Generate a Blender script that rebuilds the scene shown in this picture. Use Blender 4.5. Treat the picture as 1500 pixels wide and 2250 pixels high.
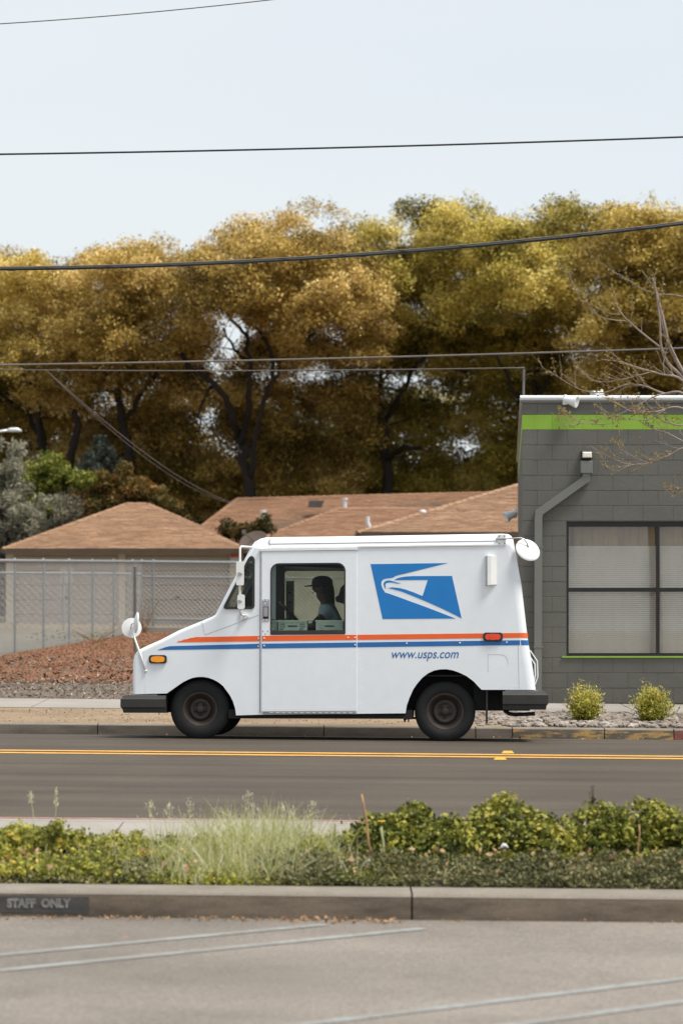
import bpy, math, random
import numpy as np
from mathutils import Vector, Matrix, Euler
from mathutils.geometry import tessellate_polygon

# ------------------------------------------------------------------ camera, world, sun, exposure
SC = bpy.context.scene
for _o in list(bpy.data.objects):
    bpy.data.objects.remove(_o)
COL = SC.collection
CAM_Z = 1.867
F = 5312.0                       # focal length in photo pixels (85 mm on 36 mm tall frame, 2250 px)
cam = bpy.data.cameras.new('camera')
cam.sensor_fit = 'VERTICAL'
cam.sensor_height = 36.0
cam.sensor_width = 24.0
cam.lens = 85.0
cam.shift_y = 110.0 / 2250.0
cam.clip_start = 0.2
cam.clip_end = 3000.0
cam.dof.use_dof = True
cam.dof.focus_distance = 25.4
cam.dof.aperture_fstop = 2.4
camo = bpy.data.objects.new('camera', cam)
COL.objects.link(camo)
camo.location = (0, 0, CAM_Z)
camo.rotation_euler = (math.radians(90), 0, 0)
SC.camera = camo

SUN_DIR = Vector((0.50, -0.20, 1.12)).normalized()
SUN_EL = math.asin(SUN_DIR.z)
SUN_AZ = math.atan2(SUN_DIR.x, SUN_DIR.y)
world = bpy.data.worlds.new('World')
SC.world = world
world.use_nodes = True
wn = world.node_tree
bg = wn.nodes['Background']
sky = wn.nodes.new('ShaderNodeTexSky')
sky.sky_type = 'NISHITA'
sky.sun_disc = False
sky.sun_elevation = SUN_EL
sky.sun_rotation = SUN_AZ
sky.dust_density = 3.0
tc = wn.nodes.new('ShaderNodeTexCoord')
mp = wn.nodes.new('ShaderNodeMapping')
mp.inputs['Scale'].default_value = (1.0, 1.0, 4.0)
cn = wn.nodes.new('ShaderNodeTexNoise')
cn.inputs['Scale'].default_value = 1.6
cn.inputs['Detail'].default_value = 4.0
cr = wn.nodes.new('ShaderNodeValToRGB')
cr.color_ramp.elements[0].position = 0.3
cr.color_ramp.elements[0].color = (5.50, 6.00, 6.30, 1)
cr.color_ramp.elements[1].position = 0.75
cr.color_ramp.elements[1].color = (6.30, 6.65, 6.80, 1)
mixw = wn.nodes.new('ShaderNodeMix')
mixw.data_type = 'RGBA'
mixw.inputs[0].default_value = 0.86      # a thin white overcast veil over the clear sky
wn.links.new(tc.outputs['Generated'], mp.inputs['Vector'])
wn.links.new(mp.outputs['Vector'], cn.inputs['Vector'])
wn.links.new(cn.outputs['Fac'], cr.inputs['Fac'])
wn.links.new(sky.outputs['Color'], mixw.inputs[6])
wn.links.new(cr.outputs['Color'], mixw.inputs[7])
wn.links.new(mixw.outputs[2], bg.inputs['Color'])
bg.inputs['Strength'].default_value = 0.105

sun = bpy.data.lights.new('sun', 'SUN')
sun.energy = 3.3
sun.angle = math.radians(18.0)
sun.color = (1.0, 0.94, 0.85)
suno = bpy.data.objects.new('sun', sun)
COL.objects.link(suno)
suno.rotation_euler = (-SUN_DIR).to_track_quat('-Z', 'Y').to_euler()
suno.location = (30, -20, 60)

SC.view_settings.view_transform = 'Standard'
SC.view_settings.look = 'None'
SC.view_settings.gamma = 1.0
SC.view_settings.use_curve_mapping = False
SC.view_settings.exposure = 0.45
SC.render.engine = 'CYCLES'
SC.cycles.use_denoising = True
SC.cycles.max_bounces = 8
SC.cycles.transparent_max_bounces = 16
SC.cycles.sample_clamp_indirect = 6.0

# ------------------------------------------------------------------ helpers
RNG = random.Random(7)

def wx(px, d): return (px - 750.0) / F * d
def wz(py, d): return CAM_Z - (py - 1235.0) / F * d
def W(px, py, d): return Vector((wx(px, d), d, wz(py, d)))

PROF = [(-30, -.30), (14.43, -.266), (14.44, -.114), (14.75, -.118), (16.25, -.03), (17.6, -.015),
        (17.605, -.125), (19, -.06), (21, 0.0), (22.9, .02), (24, .02), (25.3, 0.0), (26.4, -.05),
        (27.6, -.128), (27.605, -.011), (30.3, 0.0), (32.6, 0.0), (600, 0.0)]

def prof(d):
    for (a, za), (b, zb) in zip(PROF, PROF[1:]):
        if d <= b:
            return za + (zb - za) * (d - a) / (b - a)
    return 0.0

def tilt(x): return -.0092 * max(-15.0, min(15.0, x))
def gz(x, d): return prof(d) + tilt(x)

class MB:
    def __init__(s): s.v = []; s.f = []
    def add(s, vs, fs):
        o = len(s.v); s.v += [tuple(v) for v in vs]; s.f += [tuple(i + o for i in f) for f in fs]; return s
    def box(s, x0, x1, y0, y1, z0, z1):
        return s.add([(x0, y0, z0), (x1, y0, z0), (x1, y1, z0), (x0, y1, z0), (x0, y0, z1), (x1, y0, z1), (x1, y1, z1), (x0, y1, z1)],
                     [(0, 3, 2, 1), (4, 5, 6, 7), (0, 1, 5, 4), (1, 2, 6, 5), (2, 3, 7, 6), (3, 0, 4, 7)])
    def bbox(s, x0, x1, y0, y1, z0, z1, b=.004, bx=None):
        """box with its front edges chamfered (front = low y)"""
        vs = []
        for (y, i) in ((y1, 0), (y0 + b, 0), (y0, b)):
            j = i if bx is None or i == 0 else bx
            vs += [(x0 + j, y, z0 + i), (x1 - j, y, z0 + i), (x1 - j, y, z1 - i), (x0 + j, y, z1 - i)]
        fs = [(3, 2, 1, 0)[::-1][::-1], (8, 9, 10, 11)]
        for k in (0, 4):
            for i in range(4):
                j = (i + 1) % 4
                fs.append((k + i, k + 4 + i, k + 4 + j, k + j)[::-1])
        return s.add(vs, fs)
    def tube(s, pts, rad, n=8, cap=True):
        pts = [Vector(p) for p in pts]
        if not hasattr(rad, '__len__'): rad = [rad] * len(pts)
        o = len(s.v); ref = None
        for i, p in enumerate(pts):
            t = (pts[min(i + 1, len(pts) - 1)] - pts[max(i - 1, 0)])
            t = t.normalized() if t.length > 1e-9 else Vector((0, 0, 1))
            if ref is None:
                ref = Vector((0, 0, 1)) if abs(t.z) < .9 else Vector((1, 0, 0))
            u = (ref - t * ref.dot(t))
            if u.length < 1e-6: u = t.orthogonal()
            u.normalize(); w = t.cross(u); ref = u
            for k in range(n):
                a = 2 * math.pi * k / n
                q = p + (u * math.cos(a) + w * math.sin(a)) * rad[i]
                s.v.append(tuple(q))
        for i in range(len(pts) - 1):
            for k in range(n):
                j = (k + 1) % n
                s.f.append((o + i * n + k, o + i * n + j, o + (i + 1) * n + j, o + (i + 1) * n + k))
        if cap:
            s.f.append(tuple(o + k for k in range(n))[::-1])
            s.f.append(tuple(o + (len(pts) - 1) * n + k for k in range(n)))
        return s
    def lathe(s, prof_, c, axis='Y', n=28):
        """prof_: (radius, along) pairs"""
        o = len(s.v)
        for r, h in prof_:
            for k in range(n):
                a = 2 * math.pi * k / n
                if axis == 'Y': s.v.append((c[0] + r * math.cos(a), c[1] + h, c[2] + r * math.sin(a)))
                elif axis == 'Z': s.v.append((c[0] + r * math.cos(a), c[1] + r * math.sin(a), c[2] + h))
                else: s.v.append((c[0] + h, c[1] + r * math.cos(a), c[2] + r * math.sin(a)))
        for i in range(len(prof_) - 1):
            for k in range(n):
                j = (k + 1) % n
                s.f.append((o + i * n + k, o + i * n + j, o + (i + 1) * n + j, o + (i + 1) * n + k))
        return s
    def plate(s, loops, y0, y1):
        """loops of (x, z), the first the outline, the others holes; a slab between y0 (front) and y1"""
        flat = [p for l in loops for p in l]
        tris = tessellate_polygon([[Vector((x, z, 0)) for x, z in l] for l in loops])
        n = len(flat); o = len(s.v)
        s.v += [(x, y0, z) for x, z in flat] + [(x, y1, z) for x, z in flat]
        for t in tris:
            s.f.append(tuple(o + i for i in t)); s.f.append(tuple(o + n + i for i in t[::-1]))
        k = 0
        for l in loops:
            m = len(l)
            for i in range(m):
                j = (i + 1) % m
                s.f.append((o + k + i, o + k + j, o + n + k + j, o + n + k + i))
            k += m
        return s
    def build(s, name, m, parent=None, smooth=False, local=False, sharp=None):
        if local is not True and local: local, sharp = False, local
        me = bpy.data.meshes.new(name)
        off = Vector((0, 0, 0))
        if parent is not None and not local:
            p = parent
            while p is not None:
                off = off + Vector(p.location); p = p.parent
        me.from_pydata([(v[0] - off.x, v[1] - off.y, v[2] - off.z) for v in s.v], [], s.f)
        return finish(me, name, m, parent, smooth, sharp)

def finish(me, name, m, parent=None, smooth=False, sharp=None):
    me.update()
    import bmesh
    b = bmesh.new(); b.from_mesh(me)
    bmesh.ops.recalc_face_normals(b, faces=b.faces)
    b.to_mesh(me); b.free()
    if smooth:
        me.polygons.foreach_set('use_smooth', [True] * len(me.polygons))
        if sharp is not None: me.set_sharp_from_angle(angle=math.radians(sharp))
    if m is not None: me.materials.append(m)
    o = bpy.data.objects.new(name, me); COL.objects.link(o)
    if parent is not None: o.parent = parent
    return o

def thing(name, label, cat, loc=(0, 0, 0), group=None):
    o = bpy.data.objects.new(name, None); COL.objects.link(o)
    o.location = loc; o.empty_display_size = .2
    return tag(o, label, cat, group)

def tag(o, label, cat, group=None):
    o['label'] = label; o['category'] = cat
    if group: o['group'] = group
    return o

def kind(o, k): o['kind'] = k; return o

def at_origin(o, loc):
    """move a one-mesh thing's origin to loc"""
    loc = Vector(loc)
    o.data.transform(Matrix.Translation(-loc)); o.location = loc
    return o

# ---- materials
def nt(name):
    m = bpy.data.materials.new(name); m.use_nodes = True
    t = m.node_tree; b = t.nodes['Principled BSDF']
    return m, t, b

def noise(t, scale, detail=4, stretch=(1, 1, 1), rough=.55):
    g = t.nodes.new('ShaderNodeNewGeometry'); mpn = t.nodes.new('ShaderNodeMapping')
    mpn.inputs['Scale'].default_value = stretch
    n = t.nodes.new('ShaderNodeTexNoise'); n.inputs['Scale'].default_value = scale
    n.inputs['Detail'].default_value = detail; n.inputs['Roughness'].default_value = rough
    t.links.new(g.outputs['Position'], mpn.inputs['Vector']); t.links.new(mpn.outputs['Vector'], n.inputs['Vector'])
    return n.outputs['Fac']

def ramp(t, fac, stops):
    r = t.nodes.new('ShaderNodeValToRGB'); el = r.color_ramp.elements
    while len(el) > 1: el.remove(el[-1])
    el[0].position = stops[0][0]; el[0].color = (*stops[0][1], 1)
    for p, c in stops[1:]:
        e = el.new(p); e.color = (*c, 1)
    t.links.new(fac, r.inputs['Fac']); return r.outputs['Color']

def mix(t, fac, a, b, mode='MIX'):
    n = t.nodes.new('ShaderNodeMix'); n.data_type = 'RGBA'; n.blend_type = mode
    for s, v in ((n.inputs[0], fac), (n.inputs[6], a), (n.inputs[7], b)):
        if isinstance(v, (int, float)): s.default_value = v
        elif isinstance(v, tuple): s.default_value = (*v, 1) if len(v) == 3 else v
        else: t.links.new(v, s)
    return n.outputs[2]

def bump(t, b, h, strength=.3, dist=.01):
    n = t.nodes.new('ShaderNodeBump'); n.inputs['Strength'].default_value = strength; n.inputs['Distance'].default_value = dist
    t.links.new(h, n.inputs['Height']); t.links.new(n.outputs['Normal'], b.inputs['Normal'])

def sc3(c, k): return tuple(min(1, x * k) for x in c)

def pm(name, col, rough=.6, var=.12, scale=4, stretch=(1, 1, 1), metal=0.0, fine=0.0, fscale=80, bmp=0.0, bscale=60, bdist=.01, col2=None, spec=.5):
    m, t, b = nt(name)
    c = ramp(t, noise(t, scale, 5, stretch), [(.3, sc3(col, 1 - var)), (.7, col2 or sc3(col, 1 + var))])
    if fine:
        f = ramp(t, noise(t, fscale, 3), [(.3, (1 - fine,) * 3), (.7, (1 + fine * .0 + .0,) * 3)])
        c = mix(t, 1.0, c, f, 'MULTIPLY')
    t.links.new(c, b.inputs['Base Color'])
    b.inputs['Roughness'].default_value = rough; b.inputs['Metallic'].default_value = metal
    b.inputs['Specular IOR Level'].default_value = spec
    if bmp: bump(t, b, noise(t, bscale, 4), bmp, bdist)
    return m

def leafmat(name, stops, rough=.55, trans=.35, spec=.3):
    m, t, b = nt(name)
    a = t.nodes.new('ShaderNodeAttribute'); a.attribute_name = 'tone'
    c = ramp(t, a.outputs['Fac'], stops)
    t.links.new(c, b.inputs['Base Color'])
    b.inputs['Roughness'].default_value = rough; b.inputs['Specular IOR Level'].default_value = spec
    tr = t.nodes.new('ShaderNodeBsdfTranslucent'); t.links.new(c, tr.inputs['Color'])
    ms = t.nodes.new('ShaderNodeMixShader'); ms.inputs[0].default_value = trans
    out = t.nodes['Material Output']
    t.links.new(b.outputs[0], ms.inputs[1]); t.links.new(tr.outputs[0], ms.inputs[2]); t.links.new(ms.outputs[0], out.inputs[0])
    return m

def glassmat(name, tint, base=.05):
    m, t, b = nt(name)
    t.nodes.remove(b)
    tp = t.nodes.new('ShaderNodeBsdfTransparent'); tp.inputs['Color'].default_value = (*tint, 1)
    gl = t.nodes.new('ShaderNodeBsdfGlossy'); gl.inputs['Roughness'].default_value = .02
    lw = t.nodes.new('ShaderNodeLayerWeight'); lw.inputs['Blend'].default_value = .5
    pw = t.nodes.new('ShaderNodeMath'); pw.operation = 'POWER'; pw.inputs[1].default_value = 4.0
    ma = t.nodes.new('ShaderNodeMath'); ma.operation = 'MULTIPLY_ADD'; ma.inputs[1].default_value = .85; ma.inputs[2].default_value = base
    t.links.new(lw.outputs['Facing'], pw.inputs[0]); t.links.new(pw.outputs[0], ma.inputs[0])
    ms = t.nodes.new('ShaderNodeMixShader'); t.links.new(ma.outputs[0], ms.inputs[0])
    t.links.new(tp.outputs[0], ms.inputs[1]); t.links.new(gl.outputs[0], ms.inputs[2])
    t.links.new(ms.outputs[0], t.nodes['Material Output'].inputs[0])
    return m

M = {}
M['white'] = pm('white_paint', (.81, .85, .895), .38, .02, 3, fine=.03, fscale=9)
M['white_trim'] = pm('white_trim', (.78, .79, .79), .4, .04, 8)
M['seam'] = pm('seam_grime', (.28, .26, .24), .8, .2, 12)
M['orange'] = pm('orange_film', (.86, .125, .016), .4, .04, 6)
M['blue'] = pm('blue_film', (.016, .135, .40), .4, .05, 6)
M['logoblue'] = pm('emblem_blue', (.004, .185, .54), .5, .04, 6)
M['black'] = pm('black_plastic', (.022, .021, .020), .55, .15, 10)
M['bumper'] = pm('bumper_rubber', (.030, .029, .028), .62, .2, 8, fine=.2)
M['rubber'] = pm('tyre_rubber', (.011, .0115, .012), .85, .15, 14, bmp=.2, bscale=90)
M['rim'] = pm('rusty_steel_wheel', (.048, .035, .028), .65, .3, 12, metal=.2)
M['rimdark'] = pm('wheel_recess', (.020, .017, .016), .8, .2, 10)
M['dark'] = pm('underbody', (.012, .012, .012), .85, .2, 6)
M['interior'] = pm('cab_shade_lining', (.030, .028, .025), .8, .15, 6)
M['interior_light'] = pm('cab_door_frame', (.34, .35, .31), .6, .1, 6)
M['seat'] = pm('seat_vinyl', (.018, .018, .018), .6, .15, 10)
M['steel'] = pm('bare_steel', (.42, .41, .42), .38, .12, 12, metal=.85)
M['galv'] = pm('galvanised_steel', (.27, .29, .30), .5, .12, 9, metal=.25)
M['darksteel'] = pm('weathered_steel_post', (.16, .155, .15), .6, .2, 9, metal=.3)
M['amber'] = pm('amber_lens', (.95, .36, .015), .25, .05, 20)
M['red'] = pm('red_lens', (.80, .065, .02), .25, .06, 20)
M['glass'] = glassmat('cab_glass', (.84, .87, .84), .008)
M['glass2'] = glassmat('far_glass', (.90, .93, .90), .03)
M['shopglass'] = glassmat('shop_glass', (.93, .92, .90), .07)
M['tray'] = pm('tray_plastic', (.50, .58, .52), .5, .08, 8)
M['skin'] = pm('skin', (.11, .055, .036), .55, .08, 10)
M['hair'] = pm('dark_hair', (.010, .008, .008), .6, .2, 30, (1, 1, 6))
M['cap'] = pm('navy_cap', (.013, .014, .020), .8, .1, 30)
M['shirt'] = pm('blue_grey_shirt', (.42, .53, .61), .85, .1, 14)
M['navy'] = pm('navy_cloth', (.020, .026, .036), .85, .1, 14)
M['print'] = pm('dark_print', (.03, .04, .045), .7, .1, 9)

M['asphalt'] = None
def asphalt(name, base, warm, streak, speck=.25, stain=(1, 2.5, 1)):
    m, t, b = nt(name)
    big = ramp(t, noise(t, 1.0, 5, streak), [(.3, sc3(base, .84)), (.7, sc3(warm, 1.12))])
    mid = ramp(t, noise(t, .7, 4), [(.35, (.88, .88, .88)), (.65, (1.04, 1.04, 1.04))])
    fine = ramp(t, noise(t, 110, 3, rough=.75), [(.32, (1 - speck,) * 3), (.5, (1, 1, 1)), (.72, (1 + speck * .9, 1 + speck * .88, 1 + speck * .85))])
    sp = ramp(t, noise(t, 34, 4, rough=.75), [(.34, (1 - speck * .45,) * 3), (.5, (1, 1, 1)), (.66, (1 + speck * .45, 1 + speck * .42, 1 + speck * .38))])
    c = mix(t, 1.0, big, mid, 'MULTIPLY'); c = mix(t, 1.0, c, fine, 'MULTIPLY'); c = mix(t, 1.0, c, sp, 'MULTIPLY')
    t.links.new(c, b.inputs['Base Color']); b.inputs['Roughness'].default_value = .88
    b.inputs['Specular IOR Level'].default_value = .3
    st = ramp(t, noise(t, .55, 3, stain), [(.60, (1, 1, 1)), (.72, (.80, .79, .78))]); c = mix(t, 1.0, c, st, 'MULTIPLY'); t.links.new(c, b.inputs['Base Color'])
    bump(t, b, noise(t, 140, 3, rough=.7), .5, .004)
    return m
M['road'] = asphalt('road_asphalt', (.075, .060, .047), (.091, .074, .058), (.09, 2.4, 1), .22)
M['lot'] = asphalt('lot_asphalt', (.205, .180, .157), (.226, .199, .174), (.5, .8, 1), .42)
def concrete(name, col, stain, amount=.55, scale=3.0):
    m, t, b = nt(name)
    c = ramp(t, noise(t, scale, 6, (.6, .6, 2.4), .65), [(.28, stain), (.28 + amount * .5, sc3(col, .92)), (.8, sc3(col, 1.1))])
    f = ramp(t, noise(t, 70, 3, rough=.7), [(.3, (.8, .8, .8)), (.7, (1.08, 1.08, 1.08))])
    c = mix(t, 1.0, c, f, 'MULTIPLY')
    t.links.new(c, b.inputs['Base Color']); b.inputs['Roughness'].default_value = .88
    bump(t, b, noise(t, 60, 4), .3, .004)
    return m
M['kerb'] = concrete('kerb_concrete', (.160, .124, .090), (.055, .040, .028), .62, 4.2)  # near kerb face, darkened for its shade as well as for grime
M['kerb_lit_worn'] = concrete('lit_worn_concrete', (.25, .218, .18), (.18, .155, .125), .5, 5)  # kerb tops: wear plus their lit look, both put into a paler colour
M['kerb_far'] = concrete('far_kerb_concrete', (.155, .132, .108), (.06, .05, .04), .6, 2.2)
M['sidewalk'] = concrete('sidewalk_concrete', (.35, .318, .285), (.27, .243, .215), .5, 1.4)
M['yard'] = concrete('yard_concrete', (.165, .15, .12), (.11, .105, .075), .5, .5)
def worn_paint(name, paint, under):
    m, t, b = nt(name)
    f = ramp(t, noise(t, 3.4, 6, (1, 1, 5), .7), [(.47, (0, 0, 0)), (.57, (1, 1, 1))])
    c = mix(t, f, under, paint)
    g = ramp(t, noise(t, 40, 3), [(.3, (.78,) * 3), (.7, (1.05,) * 3)])
    c = mix(t, 1.0, c, g, 'MULTIPLY')
    t.links.new(c, b.inputs['Base Color']); b.inputs['Roughness'].default_value = .75
    return m
M['kerb_yellow'] = worn_paint('worn_yellow_kerb', (.36, .225, .07), (.085, .072, .058))
M['kerb_red'] = worn_paint('worn_red_kerb', (.24, .055, .04), (.15, .05, .04))
M['kerb_pink'] = worn_paint('faded_red_paint', (.46, .19, .16), (.50, .30, .26))
M['kerb_patch'] = worn_paint('dark_painted_patch', (.055, .054, .052), (.075, .07, .064))
M['stencil'] = worn_paint('white_stencil_paint', (.31, .31, .30), (.20, .195, .185))
M['yellowline'] = worn_paint('yellow_road_paint', (.68, .36, .07), (.60, .31, .06))
M['whiteline'] = worn_paint('white_line_paint', (.285, .293, .288), (.24, .232, .215))
M['marker'] = pm('yellow_marker', (.62, .36, .03), .45, .1, 20)
M['soil'] = pm('bed_soil', (.085, .062, .042), .95, .3, 6, fine=.4, fscale=60, bmp=.6, bscale=40, bdist=.02)
M['sand'] = pm('dry_sandy_dirt', (.30, .205, .12), .95, .2, 1.3, (.5, 1.2, 1), fine=.35, fscale=26, bmp=.8, bscale=18, bdist=.03, col2=(.385, .28, .18))
M['mulch'] = pm('red_bark_ground', (.20, .095, .05), .95, .3, .7, fine=.4, fscale=20, bmp=.8, bscale=16, bdist=.04, col2=(.28, .14, .075))
M['woodbits'] = pm('grey_debris_ground', (.16, .12, .09), .95, .3, 1.5, fine=.45, fscale=16, bmp=.8, bscale=14, bdist=.03)
M['ground'] = pm('dry_ground', (.16, .13, .085), .95, .25, .2, fine=.3, fscale=3)
M['stone'] = pm('grey_rock', (.27, .225, .19), .85, .35, 9, fine=.25, fscale=30, bmp=.4, bscale=30, col2=(.40, .345, .295))
M['litter'] = pm('pale_litter', (.62, .60, .60), .6, .1, 20)
M['boulder'] = pm('brown_boulder', (.25, .19, .15), .9, .2, 12, bmp=.4, bscale=24)

# ------------------------------------------------------------------ ground sheets (setting)
def sheet(name, ds, xs, m, dz=0.0, parent=None, zf=None):
    mb = MB(); xs = sorted(set(xs)); ds = sorted(set(ds))
    vs = [(x, d, (zf or gz)(x, d) + dz) for d in ds for x in xs]
    nx = len(xs)
    fs = [(j * nx + i, j * nx + i + 1, (j + 1) * nx + i + 1, (j + 1) * nx + i) for j in range(len(ds) - 1) for i in range(nx - 1)]
    mb.add(vs, fs)
    o = mb.build(name, m, parent, smooth=True)
    return o
XS = [-60, -15, 0, 15, 60]
ground = kind(sheet('ground', [27.8, 30.3, 32.6, 60, 200, 1500], [-900, -15, 15, 900], M['ground'], -.03), 'structure')
lot = kind(sheet('parking_lot', [-12, 0, 8, 14.43], XS, M['lot'], zf=lambda x, d: -.266 + tilt(x)), 'structure')
road = kind(sheet('road', [17.6, 18.2, 19, 20, 21, 22, 22.9, 24, 24.7, 25.3, 25.9, 26.4, 27, 27.6], XS, M['road'],
                  zf=lambda x, d: prof(max(d, 17.606) if d < 20 else min(d, 27.599)) + tilt(x)), 'structure')
bed = kind(sheet('planting_bed', [14.7, 15.5, 16.3], XS, M['soil'], -.02), 'structure')
swz = lambda x, d: -.03 + (d - 16.25) * .011 + tilt(x)
side = bpy.data.objects.new('sidewalk', None); COL.objects.link(side); kind(side, 'structure')
xx = -12.2
while xx < 12:
    mb = MB(); x1 = xx + 1.52 - .012
    vs = [(x, d, swz(x, d) + dz) for dz in (-.1, 0) for (x, d) in ((xx, 16.25), (x1, 16.25), (x1, 17.40), (xx, 17.40))]
    mb.add(vs, [(4, 5, 6, 7), (0, 1, 5, 4), (1, 2, 6, 5), (2, 3, 7, 6), (3, 0, 4, 7)])
    mb.build('paving_slab', M['sidewalk'], side); xx += 1.52
fside = bpy.data.objects.new('sidewalk', None); COL.objects.link(fside); kind(fside, 'structure')
xx = -13.0
while xx < 13:
    mb = MB(); x1 = xx + 1.52 - .014
    vs = [(x, d, gz(x, d) + dz) for dz in (-.1, .012) for (x, d) in ((xx, 30.3), (x1, 30.3), (x1, 32.2), (xx, 32.2))]
    mb.add(vs, [(4, 5, 6, 7), (0, 1, 5, 4), (1, 2, 6, 5), (2, 3, 7, 6), (3, 0, 4, 7)])
    mb.build('paving_slab', M['sidewalk'], fside); xx += 1.52

def kerb_run(name, joints, d0, d1, zb, zt, mat_of, face_bevel=.02, capmat=None):
    root = bpy.data.objects.new(name, None); COL.objects.link(root); kind(root, 'structure')
    for a, b in zip(joints, joints[1:]):
        mb = MB(); a2, b2 = a + .006, b - .006
        n = max(1, int((b2 - a2) / .5)); fb = face_bevel
        sec = [(d0, zb - .06), (d0 + .008, zt - fb), (d0 + .008 + fb * .35, zt - fb * .3), (d0 + .01 + fb, zt), (d1, zt - .002), (d1, zb - .06)]
        vs = []
        for i in range(n + 1):
            x = a2 + (b2 - a2) * i / n
            for (d, z) in sec: vs.append((x, d, z + tilt(x)))
        k = len(sec); fs = []
        for i in range(n):
            for j in range(k - 1):
                fs.append((i * k + j, (i + 1) * k + j, (i + 1) * k + j + 1, i * k + j + 1))
        fs += [tuple(range(k)), tuple(n * k + j for j in range(k))[::-1]]
        mb.add(vs, fs)
        m, lab = mat_of(.5 * (a + b))
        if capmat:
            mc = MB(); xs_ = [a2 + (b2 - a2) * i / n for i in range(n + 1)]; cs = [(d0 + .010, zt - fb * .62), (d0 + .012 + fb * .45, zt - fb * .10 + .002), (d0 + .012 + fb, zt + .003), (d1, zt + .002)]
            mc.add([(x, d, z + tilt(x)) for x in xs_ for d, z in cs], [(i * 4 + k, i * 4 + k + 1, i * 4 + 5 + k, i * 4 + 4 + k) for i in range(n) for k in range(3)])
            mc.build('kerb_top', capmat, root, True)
        o = mb.build('kerb_stone', m, root, smooth=True, sharp=40)
        if lab: o['label'] = lab
    a, b = joints[0], joints[-1]; mb = MB()
    mb.add([(x, d, zz + tilt(x)) for x in (a, -15 if a < -15 else a + .01, 0, b) for d, zz in ((d0 + .03, zb - .1), (d0 + .03, zt - .012), (d1 - .01, zt - .014), (d1 - .01, zb - .1))],
           [(4 * i + k, 4 * i + 4 + k, 4 * i + 5 + k, 4 * i + 1 + k) for i in range(3) for k in range(3)])
    mb.build('joint_filler', M['soil'], root)
    return root
J = .42
nk = kerb_run('kerb', [J + 3.05 * k for k in range(-5, 5)], 14.43, 14.75, -.266, -.114, lambda x: (M['kerb'], None), .028, M['kerb_lit_worn'])
kerb_run('kerb', [-12 + 3.0 * k for k in range(0, 9)], 17.41, 17.60, -.125, -.012, lambda x: (M['sidewalk'], None))
mb = MB(); xs_ = [-12, 0, 12]
mb.add([(x, d, z + tilt(x)) for x in xs_ for d, z in ((17.535, -.0095), (17.585, -.0095), (17.607, -.02), (17.607, -.125))], [(4 * i + k, 4 * i + k + 1, 4 * i + 4 + k + 1, 4 * i + 4 + k) for i in range(2) for k in range(3)])
mb.build('painted_edge', M['kerb_pink'], side)
fj = [-14.2, -11.2, -8.2, -5.6, -2.78, -.2, 1.53, 1.95, 3.0, 3.79, 6.0, 9.0, 12.0]
def fkm(x):
    if 1.95 < x < 3.79: return M['kerb_yellow'], 'kerb stone with worn yellow paint'
    if 3.79 < x < 9: return M['kerb_red'], 'kerb stone painted faded red'
    return M['kerb_far'], None
kerb_run('kerb', fj, 27.6, 27.78, -.128, -.011, fkm, .02, M['kerb_lit_worn'])
# far verge
dirt = kind(sheet('dirt_strip', [27.77, 28.2, 28.7, 29.3, 30.3], [-40, -15, -8, -4, 0, 1.9], M['sand'], .002), 'structure')
grav = kind(sheet('gravel_strip', [27.77, 29, 30.3], [1.9, 5, 9, 15, 40], M['woodbits'], -.012), 'structure')
debris = kind(sheet('litter_ground', [32.2, 34, 37.0], [-40, -15, -8, -3, 2.0], M['woodbits'], .0), 'structure')

def poly_sheet(name, pts, m, dz):
    mb = MB(); vs = [(x, d, gz(x, d) + dz) for x, d in pts]
    mb.add(vs, [tuple(range(len(pts)))]); return kind(mb.build(name, m), 'structure')
poly_sheet('bark_ground', [(-14, 36.6), (2.2, 36.6), (3.6, 52), (3.9, 62.4), (-5.2, 62.4), (-6.6, 46.7), (-7.4, 38.5), (-14, 38.5)], M['mulch'], .006)
poly_sheet('yard', [(-40, 40), (-7.45, 40), (-6.62, 46.7), (-5.2, 63.1), (8, 63.1), (8, 80), (-40, 80)], M['yard'], -.004)

# markings
for k, dd in enumerate((23.03, 23.32)):
    mb = MB(); xs_ = [-60, -15, 15, 60]
    mb.add([(x, d, gz(x, d) + .004) for d in (dd - .075, dd + .075) for x in xs_], [(i, i + 1, i + 5, i + 4) for i in range(3)])
    mb.build('road_marking', M['yellowline'], road)
def lotline(p0, p1, w):
    a = Vector(p0); b = Vector(p1); t = (b - a).normalized(); n = Vector((-t.y, t.x)) * w * .5
    mb = MB(); mb.add([(q.x, q.y, -.266 + tilt(q.x) + .004) for q in (a - n, b - n, b + n, a + n)], [(0, 1, 2, 3)])
    mb.build('parking_line', M['whiteline'], lot)
def lotpt(px, py):
    d = (CAM_Z + .266) * F / (py - 1235.0); x = wx(px, d)
    d = (CAM_Z + .266 - tilt(x)) * F / (py - 1235.0); return Vector((wx(px, d), d))
def ext(a, b, k): return a + (b - a) * k
for (a, b, ex) in (((0, 2099), (715, 2032), 1), ((0, 2133), (930, 2041), 1), ((740, 2243), (1500, 2151), 0), ((1060, 2262), (1500, 2201), 0)):
    p, q = lotpt(*a), lotpt(*b)
    if ex: p = ext(q, p, 1.9)
    else: p, q = ext(q, p, 1.8), ext(p, q, 1.5)
    lotline(p, q, .085)
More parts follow.
